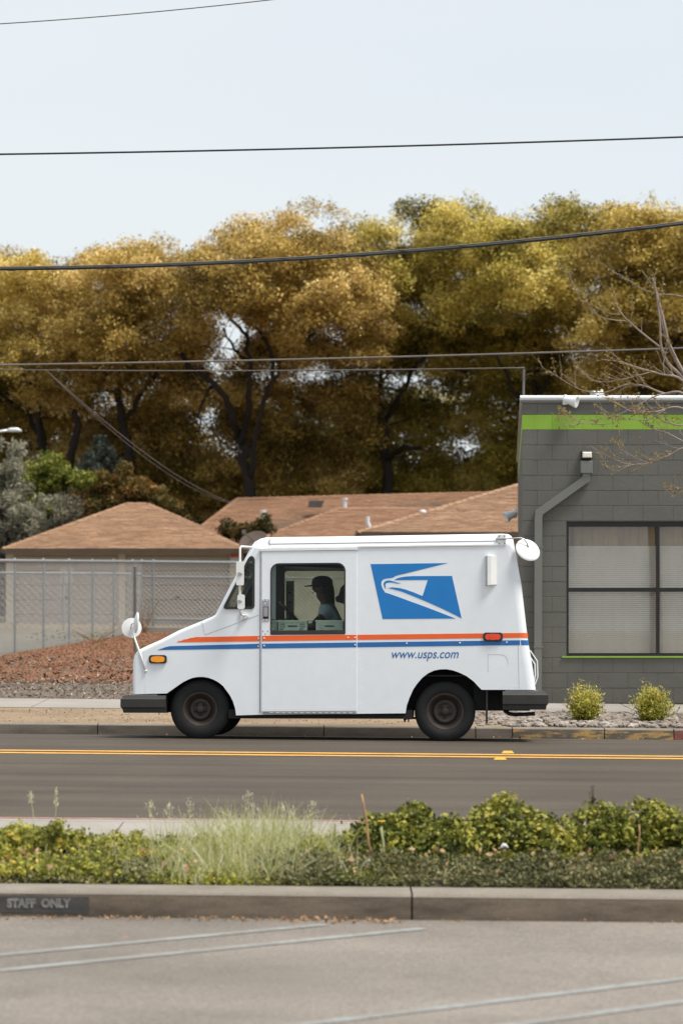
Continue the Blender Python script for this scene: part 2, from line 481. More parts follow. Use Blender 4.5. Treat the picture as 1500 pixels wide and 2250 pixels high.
# raised markers
for (x, d, lab) in ((wx(1115, 23.55), 23.56, 'yellow raised road marker on the truck side of the double line'), (wx(1098, 22.8), 22.80, 'yellow raised road marker on the planting side of the double line')):
    mb = MB(); z = gz(x, d); mb.add([(x - .06, d - .05, z + .002), (x + .06, d - .05, z + .002), (x + .06, d + .05, z + .002), (x - .06, d + .05, z + .002),
            (x - .042, d - .025, z + .022), (x + .042, d - .025, z + .022), (x + .042, d + .025, z + .022), (x - .042, d + .025, z + .022)],
           [(4, 5, 6, 7), (0, 1, 5, 4), (1, 2, 6, 5), (2, 3, 7, 6), (3, 0, 4, 7)])
    at_origin(tag(mb.build('road_marker', M['marker']), lab, 'road marker', 'raised markers on the double yellow line'), (x, d, z))

# ------------------------------------------------------------------ text helper
def text_shape(body, shear=0.0, bold=0.0, res=4):
    cu = bpy.data.curves.new('t', 'FONT'); cu.body = body; cu.shear = shear; cu.offset = bold
    cu.resolution_u = res; cu.fill_mode = 'FRONT'
    o = bpy.data.objects.new('t', cu); COL.objects.link(o)
    dg = bpy.context.evaluated_depsgraph_get(); dg.update()
    me = bpy.data.meshes.new_from_object(o.evaluated_get(dg))
    vs = [tuple(v.co) for v in me.vertices]; fs = [tuple(p.vertices) for p in me.polygons]
    bpy.data.objects.remove(o); bpy.data.curves.remove(cu); bpy.data.meshes.remove(me)
    xs_ = [v[0] for v in vs]; ys_ = [v[1] for v in vs]
    return vs, fs, (min(xs_), max(xs_), min(ys_), max(ys_))
def text_on(mb, body, x0, x1, z0, z1, y, shear=0.0, bold=0.0):
    """lettering fitted into the box x0..x1, z0..z1 facing -Y at depth y, 1 mm thick"""
    vs, fs, (a, b, c, d) = text_shape(body, shear, bold)
    sx, sz = (x1 - x0) / (b - a), (z1 - z0) / (d - c)
    mb.add([(x0 + (v[0] - a) * sx, y, z0 + (v[1] - c) * sz) for v in vs], fs)
    return mb

# STAFF ONLY on the near kerb's face
kx0, kx1 = wx(-6, 14.43) - 1.2, wx(196, 14.43)
mb = MB(); mb.plate([[(kx0, -.266 + .022 + tilt(kx0)), (kx1, -.266 + .022 + tilt(kx1)), (kx1, -.145 + tilt(kx1)), (kx0, -.145 + tilt(kx0))]], 14.4285, 14.4305)
mb.v = [(x, d + (z - tilt(x) + .266 + .06) * .044 - .0012, z) for x, d, z in mb.v]
mb.build('painted_patch', M['kerb_patch'], nk)
mb = MB(); d_ = 14.43
text_on(mb, 'STAFF  ONLY', wx(16, d_), wx(157, d_), wz(1994.5, d_), wz(1973.5, d_), 14.4285, 0, .055)
mb.v = [(x, d + (z - tilt(x) + .266 + .06) * .044 - .0045, z) for x, d, z in mb.v]
o = mb.build('stencil_lettering', M['stencil'], nk)

# ------------------------------------------------------------------ mail truck
S = 210.0
def LX(px): return (px - 750.0) / S
def LZ(py): return (1627.0 - py) / S
def L(px, py): return (LX(px), LZ(py))
TW = 1.90
truck = thing('mail_truck', 'white boxy mail truck with orange and blue stripes driving along the road', 'mail truck', (0, 25.3, 0))
truck.rotation_euler = (math.radians(-2.6), 0, math.radians(-2.3))
TM = Matrix.LocRotScale(Vector((0, 25.3, 0)), Euler((math.radians(-2.6), 0, math.radians(-2.3))), None)
def tpart(mb, name, m, parent=None, smooth=False, sharp=None):
    return mb.build(name, m, parent or truck, smooth, True, sharp)

OUT = [(289.5, 1526), (288.5, 1495), (289, 1458), (291, 1444), (296, 1434), (303.5, 1427.5), (314.7, 1422), (352, 1405.5), (389, 1386), (419, 1373.5), (441.6, 1364.5),
       (464, 1355), (471.5, 1349.7), (477, 1338.5), (501, 1292), (527, 1243), (550, 1198.5), (557, 1189), (568.5, 1181.7), (581.6, 1178.4),
       (740, 1176.7), (940, 1173.3), (1103, 1170.7), (1116.7, 1171.7), (1123, 1176), (1127.3, 1183.3), (1130, 1200), (1145, 1283), (1158.3, 1400),
       (1162.7, 1426.7), (1170, 1470), (1176, 1515)]
INS = [(296, 1526), (296, 1495), (297, 1460), (300, 1447), (304, 1439), (310, 1434), (320, 1429), (356, 1412.5), (393, 1393), (422, 1380.5), (444, 1371.5),
       (467, 1361), (476, 1355), (483, 1341), (507, 1295), (533, 1246), (557, 1204), (563, 1205), (572, 1206), (584, 1206),
       (740, 1204), (940, 1201.5), (1100, 1200), (1106, 1200), (1111, 1201), (1113, 1203), (1115, 1208), (1128, 1284), (1141, 1401), (1145, 1427), (1152, 1470), (1158, 1515)]
WS0, WS1 = 13, 16          # windshield between these stations
mb = MB(); T = 6
for side_ in (0, 1):
    base = len(mb.v)
    for (o, i) in zip(OUT, INS):
        ox, oz = L(*o); ix, iz = L(*i)
        r = min(.12, math.hypot(ox - ix, oz - iz))
        for k in range(T + 1):
            a = math.pi / 2 * k / T
            y = r * (1 - math.cos(a)); f = math.sin(a)
            mb.v.append((ix + (ox - ix) * f, y if side_ == 0 else TW - y, iz + (oz - iz) * f))
        mb.v.append((ox, .17 if side_ == 0 else TW - .17, oz))
    K = T + 2
    for q in range(len(OUT) - 1):
        for k in range(K - 1):
            mb.f.append((base + q * K + k, base + q * K + k + 1, base + (q + 1) * K + k + 1, base + (q + 1) * K + k))
n1 = len(OUT) * (T + 2)
for q in range(len(OUT) - 1):
    if WS0 <= q < WS1: continue
    a = q * (T + 2) + T + 1; b = a + T + 2
    mb.f.append((a, a + n1, b + n1, b))
shell = tpart(mb, 'body_shell', M['white'], smooth=True, sharp=35)
# side panels with holes
ARCH_R = [(1106, 1515), (1057, 1515), (1053, 1511), (1040, 1497), (1024, 1485), (1007, 1477), (994, 1472.5), (980, 1470), (966, 1470.5), (953, 1473), (940, 1479), (927, 1489), (915, 1503),
          (907, 1515), (899, 1533), (893, 1550), (890.5, 1567)]
ARCH_F = [(518, 1572.5), (516, 1558), (511, 1542), (505, 1530), (497.6, 1519.6), (489, 1508), (479, 1500), (468, 1494), (456.6, 1490), (445, 1488), (434, 1488), (422, 1490), (411.7, 1494), (400, 1500),
          (389, 1507.5), (377, 1516), (365, 1524.5), (310, 1526)]
def rrect(x0, y0, x1, y1, r, n=5, rb=None):
    rb = r if rb is None else rb
    pts = []
    for (cx, cy, rr, a0) in ((x0 + r, y0 + r, r, 180), (x1 - r, y0 + r, r, 270), (x1 - rb, y1 - rb, rb, 0), (x0 + rb, y1 - rb, rb, 90)):
        for k in range(n + 1):
            a = math.radians(a0 + 90 * k / n); pts.append((cx + rr * math.cos(a), cy + rr * math.sin(a)))
    return pts
DOORHOLE = [(588, 1230), (763, 1230), (763, 1400), (588, 1400)]
QWIN = [(490.5, 1334.5), (492, 1330), (543.5, 1228), (547, 1223.5), (551, 1222), (555, 1224), (557, 1229), (557, 1331), (555.5, 1335.5), (551, 1337.5), (494, 1337.5)]
side_outline = INS[:] + [(1106, 1515)] + ARCH_R[1:] + [(568, 1571)] + ARCH_F
side_outline = [L(*p) for p in side_outline]
mb = MB(); mb.plate([side_outline, [L(*p) for p in DOORHOLE], [L(*p) for p in QWIN]], 0.0, .03)
tpart(mb, 'side_panel', M['white'])
FDOOR = rrect(594, 1238, 757, 1390, 14)
mb = MB(); mb.plate([side_outline, [L(*p) for p in FDOOR], [L(*p) for p in QWIN]], TW - .03, TW)
tpart(mb, 'side_panel', M['white'])
# quarter windows
def offset_poly(pts, k):
    cx = sum(p[0] for p in pts) / len(pts); cy = sum(p[1] for p in pts) / len(pts)
    out = []
    n = len(pts)
    area = sum(pts[i][0] * pts[(i + 1) % n][1] - pts[(i + 1) % n][0] * pts[i][1] for i in range(n))
    sgn = 1 if area > 0 else -1
    for i in range(n):
        a, b, c = Vector(pts[i - 1]), Vector(pts[i]), Vector(pts[(i + 1) % n])
        e1, e2 = (b - a).normalized(), (c - b).normalized()
        n1_, n2_ = Vector((e1.y, -e1.x)) * sgn, Vector((e2.y, -e2.x)) * sgn
        m_ = (n1_ + n2_); m_ = m_ / max(.5, m_.length ** 2 / 2)
        out.append((b.x - m_.x * k, b.y - m_.y * k))
    return out
q2 = offset_poly(QWIN, 4.5); q0 = offset_poly(QWIN, -1)
for (ya, yb, yg) in ((-.012, .035, .012), (TW - .035, TW + .012, TW - .012)):
    mb = MB(); mb.plate([[L(*p) for p in q0], [L(*p) for p in q2]], ya, yb)
    qf = tpart(mb, 'quarter_window', M['black'])
    mb = MB(); mb.plate([[L(*p) for p in offset_poly(QWIN, 3)]], yg, yg + .004)
    tpart(mb, 'pane', M['glass2'] if yg > 1 else M['glass'], qf)
# windshield
a, b = L(477, 1338.5), L(550, 1198.5)
mb = MB(); mb.add([(a[0], .13, a[1]), (a[0], TW - .13, a[1]), (b[0], TW - .13, b[1]), (b[0], .13, b[1])], [(0, 1, 2, 3)])
tpart(mb, 'windshield', M['glass2'])
# roof rails and gutters
mb = MB(); mb.bbox(LX(589), LX(1110), -.012, .05, 0, .022)
mb.v = [(x, y, z + LZ(1205.5) + (x - LX(589)) * .0132) for x, y, z in mb.v]
tpart(mb, 'drip_rail', M['white_trim'])
mb = MB(); mb.box(LX(591), LX(1092), .006, .05, 0, .004)
mb.v = [(x, y, z + LZ(1194.5) + (x - LX(589)) * .0132) for x, y, z in mb.v]
tpart(mb, 'roof_seam', M['seam'])
mb = MB(); mb.box(LX(590.2), LX(591.0), .004, .05, LZ(1204), LZ(1181)); tpart(mb, 'roof_seam', M['seam'])
mb = MB(); mb.box(LX(569), LX(785), -.026, .0, 0, .026)
mb.v = [(x, y, z + LZ(1210.5) + (x - LX(569)) * .0132) for x, y, z in mb.v]
tpart(mb, 'door_track', M['white_trim'])
# sliding door
SL = .0085
def sk(loop, x0=573): return [(x, z + (x - LX(x0)) * SL) for x, z in loop]
DOOR = [(574.5, 1211), (783, 1211), (783, 1563.5), (574.5, 1563.5)]
DWIN = rrect(594.5, 1239, 757, 1394, 17, 6, 2)
mb = MB(); mb.plate([sk([L(*p) for p in DOOR]), sk([L(*p) for p in DWIN])], -.018, -.001)
door = tpart(mb, 'sliding_door', M['white'])
mb = MB(); mb.plate([sk([L(*p) for p in rrect(593, 1237.5, 758.5, 1395.5, 18, 6, 3)]), sk([L(*p) for p in offset_poly(DWIN, 1.6)])], -.022, -.004)
tpart(mb, 'window_seal', M['black'], door)
mb = MB(); mb.plate([sk([L(*p) for p in offset_poly(DWIN, .8)])], -.012, -.008); tpart(mb, 'window', M['glass'], door)
mb = MB(); mb.plate([sk([L(*p) for p in ((595, 1386), (757, 1386), (757, 1394), (595, 1394))])], -.021, -.013); tpart(mb, 'window_channel', M['bumper'], door)
mb = MB(); mb.plate([sk([L(*p) for p in rrect(574, 1316.5, 591, 1366, 4, 3)])], -.022, -.018); hp = tpart(mb, 'handle_plate', M['steel'], door)
mb = MB(); mb.plate([sk([L(*p) for p in rrect(577, 1333, 589, 1360, 1.5, 2)])], -.0235, -.021); tpart(mb, 'handle_recess', M['rimdark'], hp)
mb = MB(); mb.plate([sk([L(*p) for p in rrect(578.4, 1334.5, 587.6, 1355, 1, 2)])], -.030, -.023); tpart(mb, 'handle', M['steel'], hp)
mb = MB()
for (px, py) in ((577.5, 1319), (585, 1319), (577.5, 1363), (585, 1363), (581.5, 1326)):
    mb.lathe([(.0001, -.026), (.007, -.025), (.008, -.021)], (LX(px), 0, LZ(py)), n=8)
kind(tpart(mb, 'screws', M['white_trim'], hp), 'stuff')
mb = MB()
for (px, py) in ((577, 1387), (587, 1387), (582, 1393)): mb.lathe([(.0001, -.022), (.006, -.021), (.007, -.018)], (LX(px), 0, LZ(py)), n=8)
kind(tpart(mb, 'door_bolts', M['seam'], door), 'stuff')
mb = MB(); mb.box(LX(577), LX(783), -.014, .002, LZ(1569.0), LZ(1565.4)); tpart(mb, 'door_sill_gap', M['seam'])
for k in range(14):
    mb = MB(); mb.box(LX(592 + k * 13.4), LX(600 + k * 13.4), -.017, -.013, LZ(1567.2), LZ(1565.8)); tpart(mb, 'sill_clip', M['white_trim'])
mb = MB(); mb.box(LX(569.4), LX(571.2), -.0015, .0, LZ(1567), LZ(1212)); tpart(mb, 'body_seam', M['seam'])
mb = MB(); mb.box(LX(787.2), LX(788), -.0015, .0, LZ(1563), LZ(1212)); tpart(mb, 'body_seam', M['white_trim'])
mb = MB(); mb.tube([(LX(441), -.001, LZ(1365)), (LX(449), -.001, LZ(1395)), (LX(568), -.001, LZ(1351))], .0016, 4); tpart(mb, 'body_seam', M['seam'])
mb = MB(); mb.tube([(LX(313), -.001, LZ(1430)), (LX(317), -.001, LZ(1524))], .0012, 4); tpart(mb, 'body_seam', M['white_trim'])
mb = MB(); mb.tube([(LX(1137), -.001, LZ(1418)), (LX(1139), -.001, LZ(1512))], .0013, 4); tpart(mb, 'body_seam', M['seam'])
mb = MB(); mb.tube([(LX(1115), -.0005, LZ(1460)), (LX(1114), -.0005, LZ(1448)), (LX(1107), -.0005, LZ(1439)), (LX(1096), -.0005, LZ(1437.5)), (LX(1071), -.0005, LZ(1437.5)), (LX(1071), -.0005, LZ(1475)), (LX(1074), -.0005, LZ(1475))], .0013, 4)
tpart(mb, 'fuel_flap_outline', M['seam'])
# rivets
def rivet_rows(rows, y, name):
    mb = MB()
    for (x0, y0, x1, y1, step) in rows:
        n = max(1, int(math.hypot(x1 - x0, y1 - y0) / step))
        for k in range(n + 1):
            px, py = x0 + (x1 - x0) * k / n, y0 + (y1 - y0) * k / n
            mb.lathe([(.0001, -.0026), (.003, -.002), (.0046, 0)], (LX(px), y, LZ(py)), n=6)
    return kind(tpart(mb, name, M['white'], smooth=True), 'stuff')
rivet_rows([(577, 1214, 780, 1211, 12), (577, 1222, 577, 1310, 12), (588, 1222, 588, 1310, 12), (778, 1222, 778, 1385, 12), (764, 1235, 764, 1385, 14), (600, 1231, 755, 1229, 12),
            (577, 1430, 577, 1555, 12), (779, 1430, 779, 1555, 12), (585, 1558, 775, 1556, 12)], -.018, 'door_rivets')
rivet_rows([(566, 1215, 566, 1560, 12), (794, 1215, 794, 1385, 11), (794, 1425, 794, 1560, 12), (800, 1425, 1130, 1418, 13), (380, 1459, 540, 1456, 13), (1132, 1425, 1134, 1508, 10), (1065, 1508, 1130, 1508, 11),
            (445, 1480, 500, 1505, 13), (840, 1205, 1100, 1202.5, 60), (1060, 1300, 1108, 1300, 16), (320, 1440, 322, 1520, 13), (480, 1370, 560, 1345, 26), (530, 1480, 556, 1560, 14)], 0.0, 'panel_rivets')
# stripes
def stripe(name, top, bot, x0, x1, y, m, parent=None, tip=None):
    def zt(px): return LZ(top[0][1] + (top[1][1] - top[0][1]) * (px - top[0][0]) / (top[1][0] - top[0][0]))
    def zb(px): return LZ(bot[0][1] + (bot[1][1] - bot[0][1]) * (px - bot[0][0]) / (bot[1][0] - bot[0][0]))
    mb = MB()
    if tip:
        lo = [(LX(p[0]), LZ(p[1])) for p in tip] + [(LX(x1), zt(x1)), (LX(x1), zb(x1))]
    else: lo = [(LX(x0), zt(x0)), (LX(x1), zt(x1)), (LX(x1), zb(x1)), (LX(x0), zb(x0))]
    mb.plate([lo], y - .002, y + .001)
    if x1 == 1141:      # wrap round the rounded rear corner
        base = len(mb.v)
        for k in range(5):
            ang = math.radians(72 * k / 4)
            for zz in (zt(1148), zb(1148)):
                f_ = (LZ(1283) - zz) / (LZ(1283) - LZ(1427)); ix = LX(1128 + 17 * f_); ox = LX(1145 + 17.7 * f_); r = ox - ix
                mb.v.append((ix + r * math.sin(ang) + .002 * math.sin(ang), r * (1 - math.cos(ang)) - .002 * math.cos(ang), zz))
        for k in range(4): mb.f.append((base + 2 * k, base + 2 * k + 1, base + 2 * k + 3, base + 2 * k + 2))
    return tpart(mb, name, m, parent)
OT, OB = ((570, 1397.3), (1157, 1390)), ((570, 1409.4), (1157, 1400.5))
BT, BB = ((570, 1414.6), (1157, 1406)), ((570, 1425.4), (1157, 1416.8))
stripe('orange_stripe', OT, OB, 390, 569, 0, M['orange'], tip=[(386, 1412), (400, 1407.5), (416, 1402.6), (432, 1400.2)][::1])
stripe('orange_stripe', OT, OB, 575, 782.5, -.018, M['orange'], door)
stripe('orange_stripe', OT, OB, 784.5, 1141, 0, M['orange'])
stripe('blue_stripe', BT, BB, 345, 569, 0, M['blue'], tip=[(344, 1429), (350, 1426.5), (362, 1422.3), (372, 1420.2)])
stripe('blue_stripe', BT, BB, 575, 782.5, -.018, M['blue'], door)
stripe('blue_stripe', BT, BB, 784.5, 1141, 0, M['blue'])
# dashes where the orange breaks up towards the nose
mb = MB(); rr = random.Random(3)
for k in range(34):
    px = rr.uniform(388, 432); py = 1410.5 - (px - 386) * .2 + rr.uniform(-2.5, .5); w_ = rr.uniform(1, 3.0)
    mb.plate([[L(px, py), L(px + w_, py - .6), L(px + w_, py + .5), L(px, py + .9)]], -.002, .001)
kind(tpart(mb, 'stripe_flecks', M['orange']), 'stuff')
mb = MB()
for (px, py, y) in ((566.5, 1403, 0), (579.5, 1402.5, -.02), (566.5, 1420, 0), (579.5, 1419, -.02), (764, 1401, -.02), (779.5, 1401, -.02), (779.5, 1417, -.02), (893, 1413.5, -.002), (1009.5, 1412.3, -.002), (1112, 1411, -.002)):
    mb.lathe([(.0001, -.005), (.007, -.004), (.009, 0)], (LX(px), y, LZ(py)), n=8)
kind(tpart(mb, 'stripe_screws', M['white_trim']), 'stuff')
# emblem (three flat blue films)
def E(p): return L(740 + p[0] / 3.0, 1150 + p[1] / 3.0)
E1 = [(220, 267), (728, 260), (600, 292), (480, 322), (412, 338), (385, 345), (368, 357), (345, 360), (325, 362), (303, 369), (292, 383), (291, 404), (300, 430), (317, 455), (345, 463), (420, 490), (600, 556), (780, 626), (300, 630)]
E2 = [(757, 345), (820, 625), (795, 612), (700, 565), (600, 520), (500, 478), (420, 447), (360, 431), (335, 425), (360, 420), (405, 424), (445, 433), (500, 452), (563, 478), (597, 372), (376, 373), (392, 362), (415, 355), (450, 349), (500, 346)]
E3 = [(420, 392), (395, 389), (372, 381), (345, 374), (322, 377), (308, 388), (306, 402), (312, 420), (322, 432), (319, 414), (318, 400), (325, 391), (345, 388), (370, 390), (395, 396)]
for e in (E1, E2, E3):
    mb = MB(); mb.plate([[E(p) for p in e]], -.002, .001); tpart(mb, 'emblem', M['logoblue'])
mb = MB(); text_on(mb, 'www.usps.com', LX(860), LX(1007), LZ(1452.5), LZ(1432.8), -.002, .25, .006)
mb.v = [(x, y, z + (x - LX(933)) * .004) for x, y, z in mb.v]
tpart(mb, 'lettering', M['blue'])
# marker lamps
for (x0, y0, x1, y1, m, nm) in ((325, 1440, 364.5, 1458.5, 'amber', 'side_marker'), (1060.5, 1389.5, 1103, 1408.5, 'red', 'side_marker')):
    mb = MB(); mb.plate([[L(*p) for p in rrect(x0, y0, x1, y1, 6, 5)]], -.018, 0); h = tpart(mb, nm, M['black'])
    mb = MB(); mb.plate([[L(*p) for p in rrect(x0 + 4.5, y0 + 3.2, x1 - 4.5, y1 - 3.2, 5.6, 6)]], -.024, -.016); tpart(mb, 'lens', M[m], h)
    xm = .5 * (x0 + x1)
    mb = MB(); mb.plate([[L(*p) for p in rrect(xm - 7, y0 + 2.6, xm + 7, y1 - 2.6, 3, 3)]], -.029, -.022); tpart(mb, 'lens_centre', M[m], h)
# side vent near the rear
mb = MB(); x0, x1, z0, z1 = LX(1065), LX(1091), LZ(1286), LZ(1220)
mb.add([(x0 + .022, -.05, z0), (x0 + .022, -.05, z1), (x0 + .06, -.045, z0 + .006), (x0 + .06, -.045, z1 - .006), (x1, 0, z0 + .01), (x1, 0, z1 - .01), (x0 + .022, 0, z0), (x0 + .022, 0, z1)],
       [(0, 2, 3, 1), (2, 4, 5, 3), (0, 1, 7, 6), (1, 3, 5, 7), (0, 6, 4, 2)])
vent = tpart(mb, 'air_scoop', M['white_trim'])
mb = MB(); mb.box(x0 + .008, x0 + .02, -.028, 0, z0 + .006, z1 - .006); tpart(mb, 'scoop_slot', M['steel'], vent)
mb = MB(); mb.box(x0, x0 + .007, -.012, 0, z0, z1); tpart(mb, 'scoop_flange', M['white_trim'], vent)
# bumpers
def bumper(x0, x1, y0px, y1px, flip):
    zt_, zm, zb_ = LZ(y0px), LZ(y0px + 4), LZ(y1px)
    ch = 10
    mb = MB()
    def ring(inset, z):
        i = inset
        a_, b_ = LX(x0), LX(x1)
        if flip: return [(b_ - 0, -.03 + i, z), (a_ + i * 1.5, -.03 + i, z), (a_ + i, .0 + i + .05, z), (a_ + i, TW, z), (b_, TW, z)]
        return [(a_, -.03 + i, z), (b_ - i * 1.5, -.03 + i, z), (b_ - i, .05 + i, z), (b_ - i, TW, z), (a_, TW, z)]
    rings = [ring(.03, zt_), ring(.012, zt_ - .028), ring(0.0, zt_ - .04), ring(0.0, zb_ + .06), ring(.012, zb_ + .045), ring(.02, zb_)]
    vs = [v for r_ in rings for v in r_]
    fs = [(0, 1, 2, 3, 4), tuple(range(25, 30))]
    for k in range(5):
        for i in range(5):
            fs.append((k * 5 + i, k * 5 + (i + 1) % 5, (k + 1) * 5 + (i + 1) % 5, (k + 1) * 5 + i))
    mb.add(vs, fs); o = tpart(mb, 'bumper', M['bumper'])
    mb = MB(); mb.box(LX(x0 + 24) if flip else LX(x0 + 6), LX(x1 - 20) if flip else LX(x1 - 22), .03, TW - .05, zt_ - .001, zt_ + .008); tpart(mb, 'bumper_bracket', M['steel'], o)
bumper(263, 363, 1529, 1567.5, True)
bumper(1103, 1202.5, 1518, 1558.5, False)
# underbody
mb = MB(); mb.box(LX(300), LX(1165), .32, 1.58, LZ(1562), LZ(1486)); mb.box(LX(500), LX(905), .05, TW - .05, LZ(1579.5), LZ(1560)); mb.box(LX(1040), LX(1120), .2, 1.7, LZ(1560), LZ(1505)); tpart(mb, 'chassis', M['dark'])
mb = MB(); mb.box(LX(302), LX(1150), .035, TW - .035, LZ(1486), LZ(1483)); tpart(mb, 'floor', M['dark'])
mb = MB(); mb.box(LX(900), LX(1055), .035, TW - .035, LZ(1468), LZ(1466)); tpart(mb, 'wheel_house', M['dark'])
mb = MB()
for (arch) in (ARCH_R[1:], ARCH_F[:-1]):
    b0 = len(mb.v)
    for (px, py) in arch:
        x, z = L(px, py); mb.v += [(x, .004, z), (x, .30, z)]
    for k in range(len(arch) - 1): mb.f.append((b0 + 2 * k, b0 + 2 * k + 1, b0 + 2 * k + 3, b0 + 2 * k + 2))
kind(tpart(mb, 'wheel_arch_liner', M['dark']), 'stuff')
for (p_, q_, t_) in ((888, 1062, 1466), (362, 522, 1485)):
    mb = MB(); mb.box(LX(p_), LX(q_), .30, .33, LZ(1560), LZ(t_)); tpart(mb, 'wheel_well', M['dark'])
mb = MB(); mb.box(LX(1067), LX(1070.5), .02, .30, LZ(1589), LZ(1513)); tpart(mb, 'mud_flap', M['black'])
mb = MB(); mb.tube([(LX(1104), .22, LZ(1552)), (LX(1109), .2, LZ(1561)), (LX(1118), .17, LZ(1568)), (LX(1130), .14, LZ(1570)), (LX(1174), .1, LZ(1567.5))], .021, 10); tpart(mb, 'exhaust_pipe', M['dark'], smooth=True)
mb = MB(); mb.tube([(LX(886), .2, LZ(1583)), (LX(893), .2, LZ(1579)), (LX(920), .3, LZ(1578))], .012, 6); mb.box(LX(886), LX(890), .18, .24, LZ(1587), LZ(1574)); mb.box(LX(895), LX(898), .18, .24, LZ(1587), LZ(1574)); tpart(mb, 'leaf_spring', M['dark'])
# wheels
def wheel(px, py, y0, R, rr_, near):
    c = (LX(px), y0, LZ(py)); s_ = 1 if near else -1
    def P(l): return [(r, h * s_) for r, h in l]
    mb = MB(); mb.lathe(P([(rr_ - .004, .012), (rr_ + .004, .004), (rr_ + .02, 0.0), (R - .10, -.004), (R - .045, .0), (R - .03, .008), (R - .012, .02), (R, .042), (R, .165), (R - .02, .195), (rr_, .2)]), c, n=48)
    ty = tpart(mb, 'tyre', M['rubber'], smooth=True, sharp=50)
    g = MB()
    for k in range(3): g.lathe(P([(R + .0012, .06 + k * .035), (R + .0012, .072 + k * .035)]), c, n=48)
    tpart(g, 'tread_groove', M['dark'], ty)
    mb = MB(); mb.lathe(P([(rr_ + .002, .006), (rr_ - .008, .004), (rr_ - .022, .016), (rr_ - .032, .04), (rr_ - .045, .062)]), c, n=40)
    rim = tpart(mb, 'rim', M['rim'], smooth=True)
    mb = MB(); mb.lathe(P([(rr_ - .045, .062), (rr_ - .062, .075)]), c, n=40); tpart(mb, 'rim_well', M['rimdark'], rim)
    mb = MB(); mb.lathe(P([(rr_ - .062, .075), (rr_ - .072, .052), (rr_ - .095, .046), (rr_ - .108, .060), (.066, .064), (.045, .062), (.040, .04), (.022, .034), (.0001, .032)]), c, n=32); tpart(mb, 'wheel_disc', M['rim'], rim, smooth=True)
    mb = MB()
    for k in range(5):
        a_ = math.radians(90 + 36 + 72 * k); mb.lathe(P([(.011, .064), (.011, .045), (.006, .04), (.0001, .04)]), (c[0] + .057 * math.cos(a_), c[1], c[2] + .057 * math.sin(a_)), n=6)
    kind(tpart(mb, 'lug_nuts', M['rimdark'], rim), 'stuff')
wheel(437, 1559.5, .055, .314, .180, True); wheel(977, 1563.5, .075, .318, .192, True)
wheel(437, 1559.5, TW - .03, .314, .180, False); wheel(977, 1563.5, TW - .075, .318, .192, False)
# mirrors
def disc(c, n, r, depth, seg=28):
    """shallow dished disc at c, dish pointing along n"""
    n = Vector(n).normalized(); u = n.orthogonal().normalized(); w_ = n.cross(u); c = Vector(c)
    mb = MB(); pr = [(.0001, depth), (r * .45, depth * .85), (r * .8, depth * .45), (r * .97, .006), (r, 0), (r * .97, -.008), (.0001, -.010)]
    o = 0
    for rr2, h in pr:
        for k in range(seg):
            a_ = 2 * math.pi * k / seg; mb.v.append(tuple(c + u * rr2 * math.cos(a_) + w_ * rr2 * math.sin(a_) + n * h))
    for i in range(len(pr) - 1):
        for k in range(seg):
            j = (k + 1) % seg; mb.f.append((i * seg + k, i * seg + j, (i + 1) * seg + j, (i + 1) * seg + k))
    return mb
hm = MB(); hm.tube([(LX(318), -.012, LZ(1475)), (LX(303), .0, LZ(1431)), (LX(290), .05, LZ(1398)), (LX(282), .09, LZ(1383))], [.012, .011, .009, .008], 8); hm.lathe([(.0001, -.026), (.014, -.02), (.014, 0)], (LX(318), 0, LZ(1475)), n=10)
arm = tpart(hm, 'hood_mirror', M['white_trim'], smooth=True)
tpart(disc((LX(283), .11, LZ(1380)), (.08, -1, .1), .106, .016), 'mirror_disc', M['white_trim'], arm, smooth=True, sharp=50)
tpart(disc((LX(297.5), -.02, LZ(1369)), (-.97, -.24, .08), .112, .03), 'mirror_disc', M['white_trim'], arm, smooth=True, sharp=50)
mb = MB(); mb.tube([(LX(282), .08, LZ(1382)), (LX(284), .06, LZ(1372)), (LX(293), .0, LZ(1369))], .006, 6); tpart(mb, 'mirror_clamp', M['steel'], arm)
mb = MB(); mb.tube([(LX(552), .02, LZ(1201.5)), (LX(530), -.13, LZ(1201.5)), (LX(528), -.14, LZ(1205)), (LX(527.5), -.14, LZ(1345)), (LX(531), -.10, LZ(1352)), (LX(537), -.01, LZ(1352))], .0115, 8)
sm = tpart(mb, 'door_mirror', M['white_trim'], smooth=True)
mb = MB(); mb.plate([[L(*p) for p in rrect(520, 1235, 536.5, 1287, 2.5, 4)]], -.175, -.125); tpart(mb, 'mirror_head', M['white_trim'], sm)
mb = MB(); mb.plate([[L(*p) for p in rrect(523, 1307, 538.5, 1339.5, 5, 5)]], -.18, -.12); tpart(mb, 'mirror_head', M['white_trim'], sm)
mb = MB(); mb.plate([[L(*p) for p in ((526, 1343), (532, 1341), (545, 1355), (529, 1363))]], -.02, 0); tpart(mb, 'mirror_bracket', M['white_trim'], sm)
mb = MB()
for py in (1262, 1322.5): mb.box(LX(524.5), LX(530), -.185, -.15, LZ(py + 3), LZ(py - 3.5)); mb.lathe([(.0001, -.19), (.008, -.188), (.008, -.17)], (LX(531.5), 0, LZ(py)), n=8)
tpart(mb, 'mirror_clamp', M['steel'], sm)
mb = MB(); mb.bbox(LX(1093), LX(1110.5), -.012, .05, LZ(1197), LZ(1173.5), .003)
rb = tpart(mb, 'rear_mirror', M['white_trim'])
mb = MB(); mb.tube([(LX(1088), -.01, LZ(1184)), (LX(1112), -.02, LZ(1183.5)), (LX(1142), -.02, LZ(1181.5)), (LX(1150), -.02, LZ(1184)), (LX(1156), -.02, LZ(1192)), (LX(1159.5), -.02, LZ(1202))], .0075, 8); tpart(mb, 'mirror_arm', M['steel'], rb, smooth=True)
